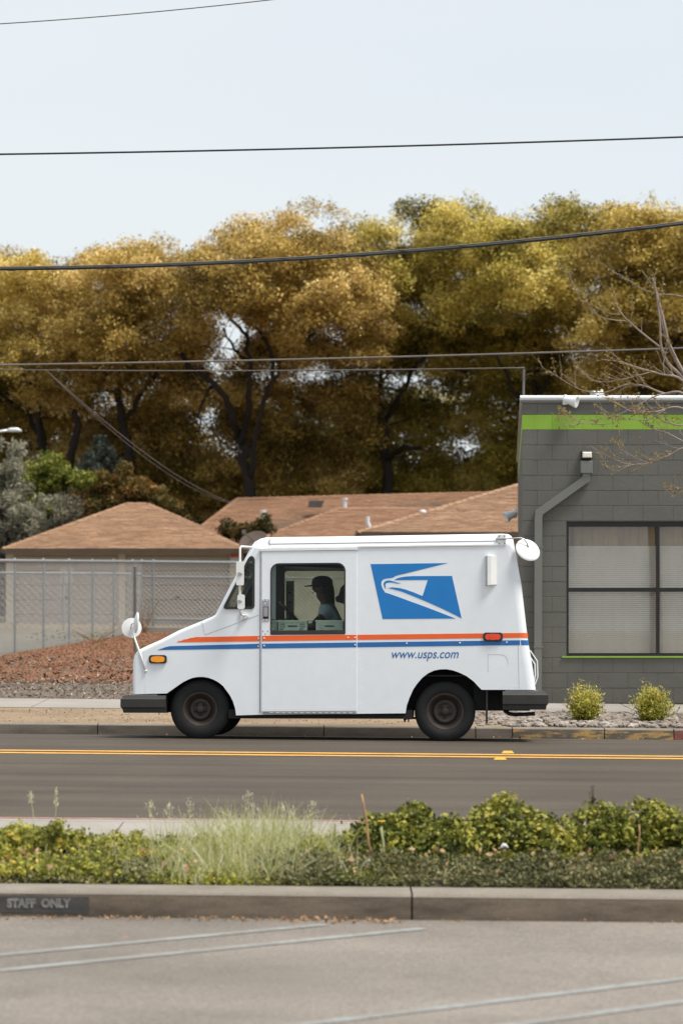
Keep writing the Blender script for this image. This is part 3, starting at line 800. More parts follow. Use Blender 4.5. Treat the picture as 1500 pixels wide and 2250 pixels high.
tpart(disc((LX(1158.5), .0, LZ(1208)), (.35, -.78, .5), .136, .03), 'mirror_disc', M['white_trim'], rb, smooth=True, sharp=50)
mb = MB()
for (px, py) in ((1096.5, 1177), (1107.5, 1177), (1096.5, 1193), (1107.5, 1193)): mb.lathe([(.0001, -.018), (.007, -.016), (.008, -.012)], (LX(px), 0, LZ(py)), n=8)
kind(tpart(mb, 'bracket_bolts', M['seam'], rb), 'stuff')
# rear grab rail
mb = MB(); mb.tube([(LX(1164), .12, LZ(1428)), (LX(1180), .12, LZ(1452)), (LX(1181), .12, LZ(1487)), (LX(1175), .12, LZ(1503))], .006, 6); mb.tube([(LX(1164), .3, LZ(1440)), (LX(1176), .3, LZ(1458)), (LX(1177), .3, LZ(1483)), (LX(1174), .3, LZ(1500))], .006, 6)
tpart(mb, 'grab_rail', M['white_trim'])
# cab interior
mb = MB(); lin = [L(*p) for p in ((500, 1346), (560, 1212), (790, 1212), (790, 1484), (440, 1484), (440, 1380))]
mb.plate([lin, [L(*p) for p in offset_poly(FDOOR, -6)], [L(*p) for p in QWIN]], TW - .05, TW - .034); tpart(mb, 'cab_shade_lining', M['interior'])  # dark plate over the white far wall, its colour stands for the unlit cab
mb = MB(); mb.plate([[L(*p) for p in rrect(590, 1234, 762, 1396, 10)], [L(*p) for p in FDOOR]], TW - .075, TW - .05); tpart(mb, 'far_door_frame', M['interior_light'])
mb = MB(); mb.plate([[L(*p) for p in offset_poly(FDOOR, -2)]], TW - .018, TW - .014); tpart(mb, 'far_door_window', M['glass2'])
mb = MB(); mb.box(LX(582), LX(600), TW - .30, TW - .06, LZ(1480), LZ(1212)); tpart(mb, 'door_post', M['interior'])
mb = MB(); mb.box(LX(603), LX(622), TW - .09, TW - .055, LZ(1480), LZ(1262)); dp = tpart(mb, 'door_frame_post', M['interior_light'])
mb = MB()
for py in (1290, 1312, 1335): mb.lathe([(.0001, -.006), (.011, -.005), (.012, 0)], (LX(612), TW - .09, LZ(py)), n=8)
kind(tpart(mb, 'post_bolts', M['dark'], dp), 'stuff')
mb = MB(); mb.box(LX(791), LX(797), .05, TW - .05, LZ(1484), LZ(1200)); tpart(mb, 'bulkhead', M['interior'])
mb = MB(); mb.box(LX(560), LX(790), .05, TW - .05, LZ(1212), LZ(1208)); tpart(mb, 'headliner', M['interior'])
mb = MB(); mb.add([(LX(480), .05, LZ(1349)), (LX(590), .05, LZ(1358)), (LX(590), .05, LZ(1480)), (LX(440), .05, LZ(1480)), (LX(440), .05, LZ(1372)),
                   (LX(480), TW - .05, LZ(1349)), (LX(590), TW - .05, LZ(1358)), (LX(590), TW - .05, LZ(1480)), (LX(440), TW - .05, LZ(1480)), (LX(440), TW - .05, LZ(1372))],
                  [(0, 1, 2, 3, 4), (9, 8, 7, 6, 5), (0, 5, 6, 1), (1, 6, 7, 2), (4, 9, 5, 0)]); tpart(mb, 'dashboard', M['interior'])
mb = MB(); mb.box(LX(592), LX(775), .06, .50, LZ(1396), LZ(1391)); tpart(mb, 'tray_shelf', M['interior_light'])
# driver's wheel
DY = 1.33
cw = Vector((LX(628) - .02, DY, LZ(1345))); ax = Vector((.72, 0, .69)).normalized()
u = Vector((0, 1, 0)); w_ = ax.cross(u)
mb = MB(); mb.tube([cw + (u * math.cos(a_) + w_ * math.sin(a_)) * .20 for a_ in [2 * math.pi * k / 28 for k in range(29)]], .014, 8, False)
sw = tpart(mb, 'steering_wheel', M['black'], smooth=True)
mb = MB(); mb.tube([cw - u * .2, cw, cw + u * .2], .012, 6); mb.tube([cw, cw - w_ * .2], .012, 6); mb.tube([cw, cw - ax * .35], .025, 8); tpart(mb, 'wheel_spokes', M['black'], sw)
# dashboard fan
fc = Vector((LX(543), .75, LZ(1313)))
mb = MB()
for r_ in (.03, .055, .08): mb.tube([fc + Vector((r_ * math.cos(t_), 0, r_ * math.sin(t_))) for t_ in [2 * math.pi * k / 24 for k in range(25)]], .0035, 5, False)
for k in range(12):
    t_ = 2 * math.pi * k / 12; mb.tube([fc, fc + Vector((.08 * math.cos(t_), 0, .08 * math.sin(t_)))], .0025, 4)
mb.tube([fc, fc + Vector((0, .03, -.17))], .012, 6); mb.lathe([(.0001, .0), (.03, .01), (.03, .06), (.0001, .07)], fc, n=12)
tpart(mb, 'dashboard_fan', M['black'])
# seat
mb = MB(); mb.bbox(LX(700), LX(778), DY - .24, DY + .24, LZ(1470), LZ(1432), .03); seat = tpart(mb, 'driver_seat', M['seat'])
mb = MB(); mb.add([(LX(752), DY - .23, LZ(1440)), (LX(776), DY - .23, LZ(1440)), (LX(776), DY - .2, LZ(1318)), (LX(752), DY - .2, LZ(1318)), (LX(752), DY + .23, LZ(1440)), (LX(776), DY + .23, LZ(1440)), (LX(776), DY + .2, LZ(1318)), (LX(752), DY + .2, LZ(1318))],
                  [(0, 1, 2, 3), (7, 6, 5, 4), (0, 3, 7, 4), (1, 5, 6, 2), (3, 2, 6, 7)]); tpart(mb, 'backrest', M['seat'], seat)
mb = MB(); mb.add([(x, DY + y, z) for y in (-.14, .14) for (x, z) in (L(737, 1283), L(733, 1299), L(724, 1306), L(727, 1314), L(746, 1319), L(764, 1316), L(767, 1276), L(751, 1268))],
                  [tuple(range(8)), tuple(range(8, 16))[::-1]] + [(i, (i + 1) % 8, 8 + (i + 1) % 8, 8 + i) for i in range(8)]); tpart(mb, 'headrest', M['seat'], seat)

# things inside the cab: built in truck coordinates, placed with the truck's matrix
def in_truck(o, org, label, cat, group=None):
    org = Vector(org)
    if o.data is not None: o.data.transform(Matrix.Translation(-org))
    o.matrix_world = TM @ Matrix.Translation(org)
    return tag(o, label, cat, group)
def tray(px0, px1, y0, y1, label, words):
    org = Vector((LX(.5 * (px0 + px1)), .5 * (y0 + y1), LZ(1391)))
    root = bpy.data.objects.new('mail_tray', None); COL.objects.link(root); in_truck(root, org, label, 'mail tray', 'mail trays by the cab window')
    w2, d2, h, t_ = LX(px1) - LX(px0), y1 - y0, .135, .008
    mb = MB()
    for (a_, b_, c_, e_) in ((-w2 / 2, w2 / 2, -d2 / 2, -d2 / 2 + t_), (-w2 / 2, w2 / 2, d2 / 2 - t_, d2 / 2), (-w2 / 2, -w2 / 2 + t_, -d2 / 2 + t_, d2 / 2 - t_), (w2 / 2 - t_, w2 / 2, -d2 / 2 + t_, d2 / 2 - t_)):
        mb.box(a_, b_, c_, e_, 0, h)
    mb.box(-w2 / 2 + t_, w2 / 2 - t_, -d2 / 2 + t_, d2 / 2 - t_, 0, t_)
    mb.build('tray_shell', M['tray'], root, local=True)
    mb = MB(); mb.box(-w2 / 2 - .006, w2 / 2 + .006, -d2 / 2 - .007, -d2 / 2, h - .016, h + .002); mb.build('tray_rim', M['tray'], root, local=True)
    mb = MB(); mb.box(-.05, .05, -d2 / 2 - .002, -d2 / 2, .066, .082); mb.build('hand_slot', M['print'], root, local=True)
    if words:
        mb = MB()
        for cx in (-.105, .105):
            for k, wd in enumerate(('LABEL', 'OTHER', 'END')):
                text_on(mb, wd, cx - .03, cx + .03 - (.02 if wd == 'END' else 0), .085 - k * .025, .102 - k * .025, -d2 / 2 - .003, 0, .01)
        mb.build('lettering', M['print'], root, local=True)
tray(609, 672, .10, .40, 'pale mail tray marked LABEL OTHER END by the steering wheel', True)
tray(692, 752, .10, .40, 'pale mail tray with keys hanging beside it, behind the tray marked LABEL OTHER END', False)
tray(560, 606, .14, .44, 'pale mail tray half hidden by the window edge at the dashboard', False)
mb = MB(); kc = Vector((LX(704), .085, LZ(1377)))
mb.tube([kc + Vector((.018 * math.cos(t_), 0, .018 * math.sin(t_))) for t_ in [2 * math.pi * k / 14 for k in range(15)]], .003, 5, False); mb.tube([kc + Vector((0, 0, -.018)), kc + Vector((-.012, 0, -.06))], .005, 5); mb.tube([kc + Vector((0, 0, -.018)), kc + Vector((.012, -.004, -.055))], .005, 5)
in_truck(mb.build('key_ring', M['steel']), kc, 'steel key ring hanging in front of a mail tray', 'keys')

# ------------------------------------------------------------------ the driver
def skin(name, chains, m, parent=None, sub=2, org=(0, 0, 0)):
    """chains: list of [(pos, radius), ...]; a chain starting at a position already present joins there. Returns evaluated smooth mesh object"""
    vs, es, rs = [], [], []
    idx = {}
    for ch in chains:
        prev = None
        for p, r in ch:
            key = tuple(round(c, 4) for c in p)
            if key not in idx: idx[key] = len(vs); vs.append(key); rs.append(r)
            if prev is not None and prev != idx[key]: es.append((prev, idx[key]))
            prev = idx[key]
    me = bpy.data.meshes.new(name); me.from_pydata(vs, es, [])
    o = bpy.data.objects.new(name, me); COL.objects.link(o)
    sk_ = o.modifiers.new('s', 'SKIN'); sk_.use_smooth_shade = True
    for i, v in enumerate(me.skin_vertices[0].data):
        v.radius = (rs[i], rs[i]) if not hasattr(rs[i], '__len__') else rs[i]; v.use_root = (i == 0)
    sb = o.modifiers.new('u', 'SUBSURF'); sb.levels = sub; sb.render_levels = sub
    dg = bpy.context.evaluated_depsgraph_get(); dg.update()
    me2 = bpy.data.meshes.new_from_object(o.evaluated_get(dg)); bpy.data.objects.remove(o)
    me2.transform(Matrix.Translation(-Vector(org)))
    me2.name = name
    me2.polygons.foreach_set('use_smooth', [True] * len(me2.polygons))
    me2.materials.clear(); me2.materials.append(m)
    o2 = bpy.data.objects.new(name, me2); COL.objects.link(o2)
    if parent is not None: o2.parent = parent
    return o2
HX, HZ = LX(691), LZ(1283)            # head centre in truck coordinates
def D(dx, dy, dz): return (HX + dx, DY + dy, HZ + dz)
SEATORG = (LX(720), DY, LZ(1432))
pel, bel, che, neb, nek = D(.15, 0, -.66), D(.115, 0, -.47), D(.085, 0, -.305), D(.06, 0, -.18), D(.045, 0, -.13)
chains = [[(pel, .15), (bel, .14), (che, .15), (neb, .075), (nek, .055), (D(.02, 0, -.06), .065), (D(.0, 0, .0), (.088, .095)), (D(.015, 0, .07), .085)],
          [(D(.0, 0, .0), (.088, .095)), (D(-.065, 0, .0), .055), (D(-.094, 0, -.02), .016)],
          [(D(.02, 0, -.06), .065), (D(-.055, 0, -.075), .036)]]
for s_ in (-1, 1):
    sh, el, wr = D(.075, s_ * .17, -.25), D(-.05, s_ * .24, -.42), D(-.23, s_ * .17, -.44)
    chains.append([(che, .15), (sh, .062), (el, .045), (wr, .030), (D(-.28, s_ * .165, -.45), (.038, .02))])
    hp_ = D(-.28, s_ * .165, -.45)
    chains.append([(pel, .15), (D(.10, s_ * .1, -.66), .085), (D(-.30, s_ * .13, -.63), .065), (D(-.34, s_ * .13, -1.0), .042), (D(-.36, s_ * .13, -1.05), .04), (D(-.48, s_ * .13, -1.08), .03)])
body = skin('person', chains, M['skin'], None, 2, SEATORG)
body.matrix_world = TM @ Matrix.Translation(Vector(SEATORG))
tag(body, 'person in navy cap and blue grey shirt driving the white truck', 'person')
# fingers on the wheel rim
EXTRA = []
for s_ in (-1, 1):
    ch = []
    for k in range(4):
        y = s_ * (.14 + .018 * k); l = (.9, 1.0, .95, .8)[k]
        ch.append([(D(-.29, y, -.45), .0085), (D(-.29 - .03 * l, y, -.433), .008), (D(-.29 - .05 * l, y, -.452), .0075), (D(-.29 - .045 * l, y, -.475), .0065)])
    ch.append([(D(-.27, s_ * .13, -.45), .010), (D(-.295, s_ * .118, -.46), .009), (D(-.32, s_ * .12, -.478), .0075)])
    for c_ in ch: EXTRA.append(skin('finger', [c_], M['skin'], None, 1, SEATORG))
skin('shirt', [[(D(.17, 0, -.60), .165), (bel, .168), (che, (.182, .16)), (D(.06, 0, -.18), .088)]] + [[(che, .162), (D(.075, s_ * .175, -.245), .08), (D(.01, s_ * .22, -.345), .066)] for s_ in (-1, 1)], M['shirt'], body, 2, SEATORG)
skin('sleeve', [[(D(.03, -.215, -.325), .074), (D(-.03, -.238, -.405), .070), (D(-.06, -.245, -.43), .060)]], M['navy'], body, 2, SEATORG)
skin('trousers', [[(D(.17, 0, -.70), .165), (D(.10, .1, -.665), .10), (D(-.30, .13, -.632), .078), (D(-.34, .13, -.95), .058)], [(D(.17, 0, -.70), .165), (D(.10, -.1, -.665), .10), (D(-.30, -.13, -.632), .078), (D(-.34, -.13, -.95), .058)]], M['navy'], body, 2, SEATORG)
skin('hair', [[(D(.035, 0, .05), .10), (D(.07, 0, -.02), .088), (D(.085, 0, -.10), .070), (D(.10, 0, -.18), .058), (D(.115, 0, -.26), .04)]], M['hair'], body, 2, SEATORG)
for s_ in (-1, 1): EXTRA.append(skin('ear', [[(D(.01, s_ * .098, -.01), .014), (D(.016, s_ * .103, .02), .016)]], M['skin'], None, 1, SEATORG))
import bmesh
_b = bmesh.new(); _b.from_mesh(body.data)
for e_ in EXTRA: _b.from_mesh(e_.data)
_b.to_mesh(body.data); _b.free()
for e_ in EXTRA: bpy.data.objects.remove(e_)
def dlocal(mb): mb.v = [(x - SEATORG[0], y - SEATORG[1], z - SEATORG[2]) for x, y, z in mb.v]; return mb
mb = MB(); cc = D(.012, 0, .035); ring_ = []
for i, (rz_, h) in enumerate(((.108, 0), (.108, .035), (.099, .066), (.074, .090), (.037, .103), (.0005, .106))):
    for k in range(24):
        a_ = 2 * math.pi * k / 24; mb.v.append((cc[0] + rz_ * 1.08 * math.cos(a_), cc[1] + rz_ * .88 * math.sin(a_), cc[2] + h))
for i in range(5):
    for k in range(24): mb.f.append((i * 24 + k, i * 24 + (k + 1) % 24, (i + 1) * 24 + (k + 1) % 24, (i + 1) * 24 + k))
cap = dlocal(mb).build('cap', M['cap'], body, True, True)
mb = MB(); b0 = []
for (z_, k0) in ((0, 0), (-.008, 1)):
    for r_ in (.0, 1.0):
        for k in range(9):
            a_ = math.radians(120 + 15 * k); e_ = (.060 * math.sin(math.pi * k / 8) + .012) * r_
            mb.v.append((cc[0] + .127 * math.cos(a_) - e_, cc[1] + .104 * math.sin(a_), cc[2] + .004 + z_ - e_ * .18))
for k in range(8): mb.f += [(k, k + 1, 9 + k + 1, 9 + k), (18 + k, 18 + k + 1, 27 + k + 1, 27 + k), (9 + k, 9 + k + 1, 27 + k + 1, 27 + k)]
dlocal(mb).build('cap_brim', M['cap'], body, True, True)
mb = MB()
for s_ in (-1, 1): mb.lathe([(.0001, -.004), (.02, -.003), (.02, .003), (.0001, .004)], D(-.094, s_ * .035, .012), axis='X', n=12); mb.tube([D(-.09, s_ * .055, .014), D(.01, s_ * .1, .016)], .003, 5)
mb.tube([D(-.096, -.018, .014), D(-.096, .018, .014)], .003, 5); dlocal(mb).build('glasses', M['black'], body, False, True)
mb = MB()
for s_ in (-1, 1): mb.lathe([(.0001, -.002), (.008, -.001), (.009, .004)], D(-.088, s_ * .034, .012), axis='X', n=8)
dlocal(mb).build('eyes', M['print'], body, True, True)
mb = MB(); mb.tube([D(-.088, -.022, -.052), D(-.094, 0, -.05), D(-.088, .022, -.052)], .006, 6); dlocal(mb).build('lips', M['skin'], body, True, True)

# ------------------------------------------------------------------ grey block building
M['blockpaint'] = pm('grey_block_paint', (.138, .135, .119), .8, .09, 1.6, (1, 1, 1.4), fine=.14, fscale=50, bmp=.5, bscale=34, bdist=.006)
M['mortar'] = pm('painted_mortar', (.12, .118, .104), .85, .1, 3)
M['green'] = pm('lime_green_paint', (.27, .46, .045), .7, .07, 2, fine=.1, fscale=50, bmp=.4, bscale=34, bdist=.005)
M['coping'] = pm('metal_coping', (.78, .81, .83), .35, .04, 5)
M['frame'] = pm('black_window_frame', (.012, .012, .012), .45, .1, 8)
M['pipe'] = pm('grey_painted_pipe', (.175, .176, .160), .6, .05, 3)
M['blind'] = pm('white_blind', (.86, .84, .79), .6, .05, 2)
M['drape'] = pm('sheer_drape', (.46, .37, .26), .8, .14, 3, (4, 1, .4))
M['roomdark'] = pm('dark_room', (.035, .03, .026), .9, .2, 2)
M['whitefix'] = pm('white_fixture', (.74, .75, .76), .4, .05, 9)
M['lensw'] = pm('frosted_lens', (.85, .80, .70), .3, .05, 9)
FD = 32.6
CH = 33.4 / F * FD                      # course height
ZG = wz(944.3, FD)                      # underside of the green course
FX0, FX1 = wx(1146.5, FD), wx(1146.5, FD) + 13.5 * .4066
GZ0 = gz(FX0, FD)
shop = thing('block_building', 'dark grey painted block building with a lime green band and black framed window', 'building', (FX0, FD, GZ0 - .06))
WX0, WX1, WZ0, WZ1 = wx(1243.5, FD), wx(1243.5, FD) + 2.50, wz(1441.5, FD), wz(1146, FD)
BX1, BD = 3.86, 53.0                    # far end of the side wall
# core wall with the window hole, set back behind the blocks
mb = MB(); mb.plate([[(FX0 + .02, GZ0 - .25), (FX1, GZ0 - .35), (FX1, ZG + 2 * CH), (FX0 + .02, ZG + 2 * CH)], [(WX0, WZ0), (WX1, WZ0), (WX1, WZ1), (WX0, WZ1)]], FD + .011, FD + .2)
mb.build('wall_core', M['mortar'], shop)
mb = MB()
a_, b_ = Vector((FX0, FD + .01, 0)), Vector((BX1, BD, 0))
def quadwall(z0, z1, off, thick):
    t_ = (b_ - a_).normalized(); n_ = Vector((-t_.y, t_.x, 0))
    p = [a_ + n_ * off, b_ + n_ * off, b_ + n_ * (off - thick), a_ + n_ * (off - thick)]
    m2 = MB(); m2.add([(q.x, q.y, z0) for q in p] + [(q.x, q.y, z1) for q in p], [(0, 1, 5, 4), (1, 2, 6, 5), (2, 3, 7, 6), (3, 0, 4, 7), (4, 5, 6, 7), (3, 2, 1, 0)]); return m2
k = 0; z = ZG - 18 * CH
while z < ZG + 2 * CH - .01:
    m_ = M['green'] if abs(z - ZG) < .01 else M['blockpaint']
    quadwall(max(z, GZ0 - .3) + .003, z + CH - .003, 0, .19).build('side_course', m_, shop); z += CH
mb = MB(); mb.add([(FX1 - .2, FD + .2, GZ0 - .3), (FX1, FD + .2, GZ0 - .3), (FX1 + 1, BD, GZ0 - .3), (FX1 + .8, BD, GZ0 - .3), (FX1 - .2, FD + .2, ZG + 2 * CH), (FX1, FD + .2, ZG + 2 * CH), (FX1 + 1, BD, ZG + 2 * CH), (FX1 + .8, BD, ZG + 2 * CH)],
                  [(0, 1, 5, 4), (1, 2, 6, 5), (2, 3, 7, 6), (3, 0, 4, 7), (4, 5, 6, 7)]); mb.build('end_wall', M['blockpaint'], shop)
mb = MB(); mb.box(BX1, FX1 + .8, BD - .2, BD, GZ0 - .3, ZG + 2 * CH); mb.build('back_wall', M['blockpaint'], shop)
mb = MB(); mb.add([(FX0 + .2, FD + .2, ZG + .1), (FX1 - .2, FD + .2, ZG + .1), (FX1 + .8, BD - .2, ZG + .1), (BX1, BD - .2, ZG + .1)], [(0, 1, 2, 3)]); mb.build('flat_roof', M['roomdark'], shop)
# blocks one by one
BM = {}
def block_mesh(w, h, m):
    key = (round(w, 3), round(h, 3), m.name)
    if key not in BM:
        g = MB(); g.bbox(.0004, w - .0004, 0, .06, .0020, h - .0020, .0038, .0016)
        o = g.build('block', m, None); BM[key] = o.data; bpy.data.objects.remove(o)
    return BM[key]
BW = .4066; rb_ = random.Random(5)
for c in range(-18, 2):
    z0 = ZG + c * CH
    x = FX0 - (BW / 2 if c % 2 else 0)
    while x < FX1 - .01:
        segs = [(max(x, FX0), min(x + BW, FX1))]
        if z0 + CH > WZ0 + .02 and z0 < WZ1 - .02:
            ns = []
            for (p, q) in segs:
                if q <= WX0 or p >= WX1: ns.append((p, q))
                else:
                    if p < WX0: ns.append((p, WX0))
                    if q > WX1: ns.append((WX1, q))
            segs = ns
        for (p, q) in segs:
            if q - p < .03: continue
            zz0, zz1 = z0, z0 + CH
            if z0 < WZ0 < zz1 and p < WX1 and q > WX0 and WZ0 - z0 < CH * .9 and not (q <= WX0 + .001 or p >= WX1 - .001): zz1 = WZ0
            if z0 < WZ1 < zz1 and p < WX1 and q > WX0 and not (q <= WX0 + .001 or p >= WX1 - .001): zz0 = WZ1
            o = bpy.data.objects.new('block', block_mesh(q - p, zz1 - zz0, M['green'] if c == 0 else M['blockpaint'])); COL.objects.link(o); o.parent = shop
            o.location = (p - shop.location.x, rb_.uniform(-.0012, .0012), zz0 - shop.location.z)
        x += BW
# coping
mb = MB(); zc = ZG + 2 * CH; mb.tube([(FX0 - .03, FD - .02, zc + .018), (FX1 + .05, FD - .02, zc + .018)], .034, 10); mb.build('coping', M['coping'], shop, True, 40)
mb = MB(); mb.box(FX0 - .02, FX1 + .04, FD + .01, FD + .24, zc + .004, zc + .034); mb.build('coping_cap', M['coping'], shop)
mb = MB(); mb.box(FX0 - .02, FX1, FD - .022, FD - .006, zc - .045, zc - .004); mb.build('coping_lip', M['pipe'], shop)
mb2 = quadwall(zc, zc + .03, .03, .26); mb2.build('coping', M['coping'], shop)
# window
win = bpy.data.objects.new('window', None); COL.objects.link(win); win.parent = shop
fw = .032
xm, zm = wx(1445, FD), wz(1296, FD)
mb = MB(); mb.plate([[(WX0, WZ0), (WX1, WZ0), (WX1, WZ1), (WX0, WZ1)], [(WX0 + fw, WZ0 + fw), (xm - .022, WZ0 + fw), (xm - .022, WZ1 - .07), (WX0 + fw, WZ1 - .07)], [(xm + .022, WZ0 + fw), (WX1 - fw, WZ0 + fw), (WX1 - fw, WZ1 - .07), (xm + .022, WZ1 - .07)]], FD + .03, FD + .10)
fr_ = mb.build('window_frame', M['frame'], win)
for (p, q) in ((WX0 + fw, xm - .022), (xm + .022, WX1 - fw)):
    mb = MB(); mb.box(p, q, FD + .035, FD + .09, zm - .026, zm + .026); mb.build('transom_bar', M['frame'], win)
    for (z0, z1) in ((WZ0 + fw, zm - .026), (zm + .026, WZ1 - .07)):
        mb = MB(); mb.box(p, q, FD + .06, FD + .066, z0, z1); mb.build('pane', M['shopglass'], win)
mb = MB(); mb.box(WX0 - .06, WX1 + .06, FD - .022, FD + .03, WZ0 - .022, WZ0 - .003); mb.build('window_sill', M['green'], win)
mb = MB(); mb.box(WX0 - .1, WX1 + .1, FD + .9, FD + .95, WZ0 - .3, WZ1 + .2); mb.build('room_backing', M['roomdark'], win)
mb = MB()
for (p, q) in ((WX0 + .03, xm - .01), (xm + .03, WX1 - .03)):
    z = WZ0 + .04
    while z < wz(1201, FD):
        mb.add([(p, FD + .135, z), (q, FD + .135, z), (q, FD + .149, z + .0205), (p, FD + .149, z + .0205)], [(0, 1, 2, 3)]); z += .0268
kind(mb.build('blind_slat', M['blind'], win), 'stuff')
mb = MB()
for (p, q) in ((WX0 + .03, xm - .01), (xm + .03, WX1 - .03)):
    n = 60
    vs = []
    for i in range(n + 1):
        x = p + (q - p) * i / n; y = FD + .27 + .016 * math.sin(i * .9) + .01 * math.sin(i * .37 + 1)
        vs += [(x, y, WZ0 + .03), (x, y, WZ1 + .02)]
    mb.add(vs, [(2 * i, 2 * i + 2, 2 * i + 3, 2 * i + 1) for i in range(n)])
mb.build('curtain', M['drape'], win, True)
# down pipe and scupper
PX, PY = lambda px: wx(px, FD - .06), lambda py: wz(py, FD - .06)
def prism(pts, hw, y0, y1):
    """a rectangular pipe along 2-D points, mitred"""
    mb = MB(); n = len(pts); ring_ = []
    for i in range(n):
        p = Vector(pts[i]); t1 = (p - Vector(pts[i - 1])).normalized() if i else None; t2 = (Vector(pts[i + 1]) - p).normalized() if i < n - 1 else None
        t_ = (t1 + t2).normalized() if t1 and t2 else (t1 or t2); nn = Vector((-t_.y, t_.x)); s_ = hw / max(.4, (nn.dot(Vector((-(t1 or t2).y, (t1 or t2).x)))))
        l_, r_ = p + nn * s_, p - nn * s_
        mb.v += [(l_.x, y0, l_.y), (r_.x, y0, r_.y), (r_.x, y1, r_.y), (l_.x, y1, l_.y)]
    for i in range(n - 1):
        for k in range(4): mb.f.append((4 * i + k, 4 * i + (k + 1) % 4, 4 * i + 4 + (k + 1) % 4, 4 * i + 4 + k))
    mb.f += [(3, 2, 1, 0), tuple(4 * (n - 1) + k for k in range(4))]
    return mb
mb = prism([(PX(1287), PY(1038)), (PX(1287), PY(1052)), (PX(1183.5), PY(1126)), (PX(1182), PY(1139)), (PX(1180.5), PY(1534))], 8.3 / F * FD, FD - .085, FD - .006)
dpipe = mb.build('downpipe', M['pipe'], shop)
mb = MB(); mb.bbox(PX(1274), PX(1300), FD - .11, FD - .004, PY(1040), PY(1013), .006); mb.build('scupper_box', M['pipe'], shop)
for py in (1200, 1420):
    mb = MB(); mb.box(PX(1171), PX(1192), FD - .09, FD - .003, PY(py + 3), PY(py)); mb.build('pipe_strap', M['pipe'], dpipe)
mb = MB(); mb.tube([(wx(1150.5, FD), FD + .12, wz(880, FD)), (wx(1151.5, FD), FD + .12, wz(809, FD))], .016, 6); mb.build('mast', M['darksteel'], shop)
# wall lamp over the scupper
o = thing('wall_lamp', 'small wall lamp with a pale lens above the diagonal downpipe', 'wall lamp', (PX(1287), FD, PY(1006)))
mb = MB(); mb.bbox(PX(1275.5), PX(1299.5), FD - .10, FD - .003, PY(1009), PY(991), .02); mb.build('lamp_housing', M['frame'], o)
mb = MB(); mb.bbox(PX(1278), PX(1298), FD - .125, FD - .10, PY(1006), PY(993.5), .012); mb.build('lamp_lens', M['lensw'], o)
def floodlight(px, py, d, label, flip=1, dirv=None):
    c = W(px, py, d); o = thing('floodlight', label, 'floodlight', c, 'white floodlights on the block building')
    mb = MB(); mb.box(c.x - .035, c.x + .025, c.y - .03, c.y + .03, c.z - .05, c.z + .03); mb.build('mount', M['whitefix'], o)
    v = Vector(dirv or (flip, -.5, -.25)).normalized()
    m2 = disc((0, 0, 0), v, .07, 0); m2 = MB()
    u = v.orthogonal().normalized(); w_ = v.cross(u)
    pr = [(.0001, -.09), (.04, -.09), (.052, -.02), (.085, .09), (.076, .095), (.0001, .08)]
    for r_, h in pr:
        for k in range(16):
            a_ = 2 * math.pi * k / 16; m2.v.append(tuple(c + Vector((flip * .065, -.05, 0)) + u * r_ * math.cos(a_) + w_ * r_ * math.sin(a_) + v * h))
    for i in range(len(pr) - 1):
        for k in range(16): m2.f.append((i * 16 + k, i * 16 + (k + 1) % 16, (i + 1) * 16 + (k + 1) % 16, (i + 1) * 16 + k))
    m2.build('lamp_head', M['whitefix'], o, True, 40)
    m3 = MB(); m3.tube([c + Vector((0, 0, .04)), c + Vector((0, 0, .085))], .02, 8); m3.build('sensor', M['whitefix'], o, True)
floodlight(1241, 881, FD - .05, 'white floodlight on the parapet above the lime green band')
floodlight(1321, 868, FD + 5.0, 'small white floodlight on the roof behind the bare branches', -1)
floodlight(1131, 1131, FD + 3.2, 'white floodlight on the side wall against the brown roof', -1, (-1, -.2, -.5))

# ------------------------------------------------------------------ garage and houses
def shingle_mat(name, a, b):
    m, t, bs = nt(name)
    c = ramp(t, noise(t, 2.2, 6, (.5, .5, 6), .7), [(.3, a), (.5, sc3(b, .9)), (.72, sc3(b, 1.22))])
    f = ramp(t, noise(t, 22, 3, (.4, 1, 3)), [(.3, (.72, .70, .68)), (.7, (1.12, 1.1, 1.08))])
    c = mix(t, 1.0, c, f, 'MULTIPLY')
    t.links.new(c, bs.inputs['Base Color']); bs.inputs['Roughness'].default_value = .9; bs.inputs['Specular IOR Level'].default_value = .2
    return m
M['shingle'] = shingle_mat('brown_shingles', (0.222, 0.130, 0.080), (0.343, 0.211, 0.131))
M['shingle2'] = shingle_mat('brown_shingles_far', (0.215, 0.119, 0.074), (0.323, 0.190, 0.120))
M['shingle3'] = shingle_mat('tan_shingles', (0.270, 0.161, 0.100), (0.387, 0.246, 0.158))
M['fascia'] = pm('brown_fascia', (.085, .058, .042), .7, .15, 3)
M['tanwall'] = pm('tan_stucco', (.50, .39, .255), .9, .08, 2, fine=.1)
M['garagedoor'] = pm('grey_tan_door', (.40, .35, .305), .7, .06, 1.5, (.3, 1, 2))
M['wallpale'] = pm('pale_stucco', (.55, .48, .38), .9, .08, 2)
M['vent'] = pm('white_vent_pipe', (.66, .68, .70), .5, .1, 8)
M['noticered'] = pm('red_sign', (.58, .12, .07), .6, .05, 9)
M['noticewhite'] = pm('white_sign', (.62, .60, .58), .6, .05, 9)
M['noticepale'] = pm('pale_sign', (.52, .48, .38), .6, .05, 9)

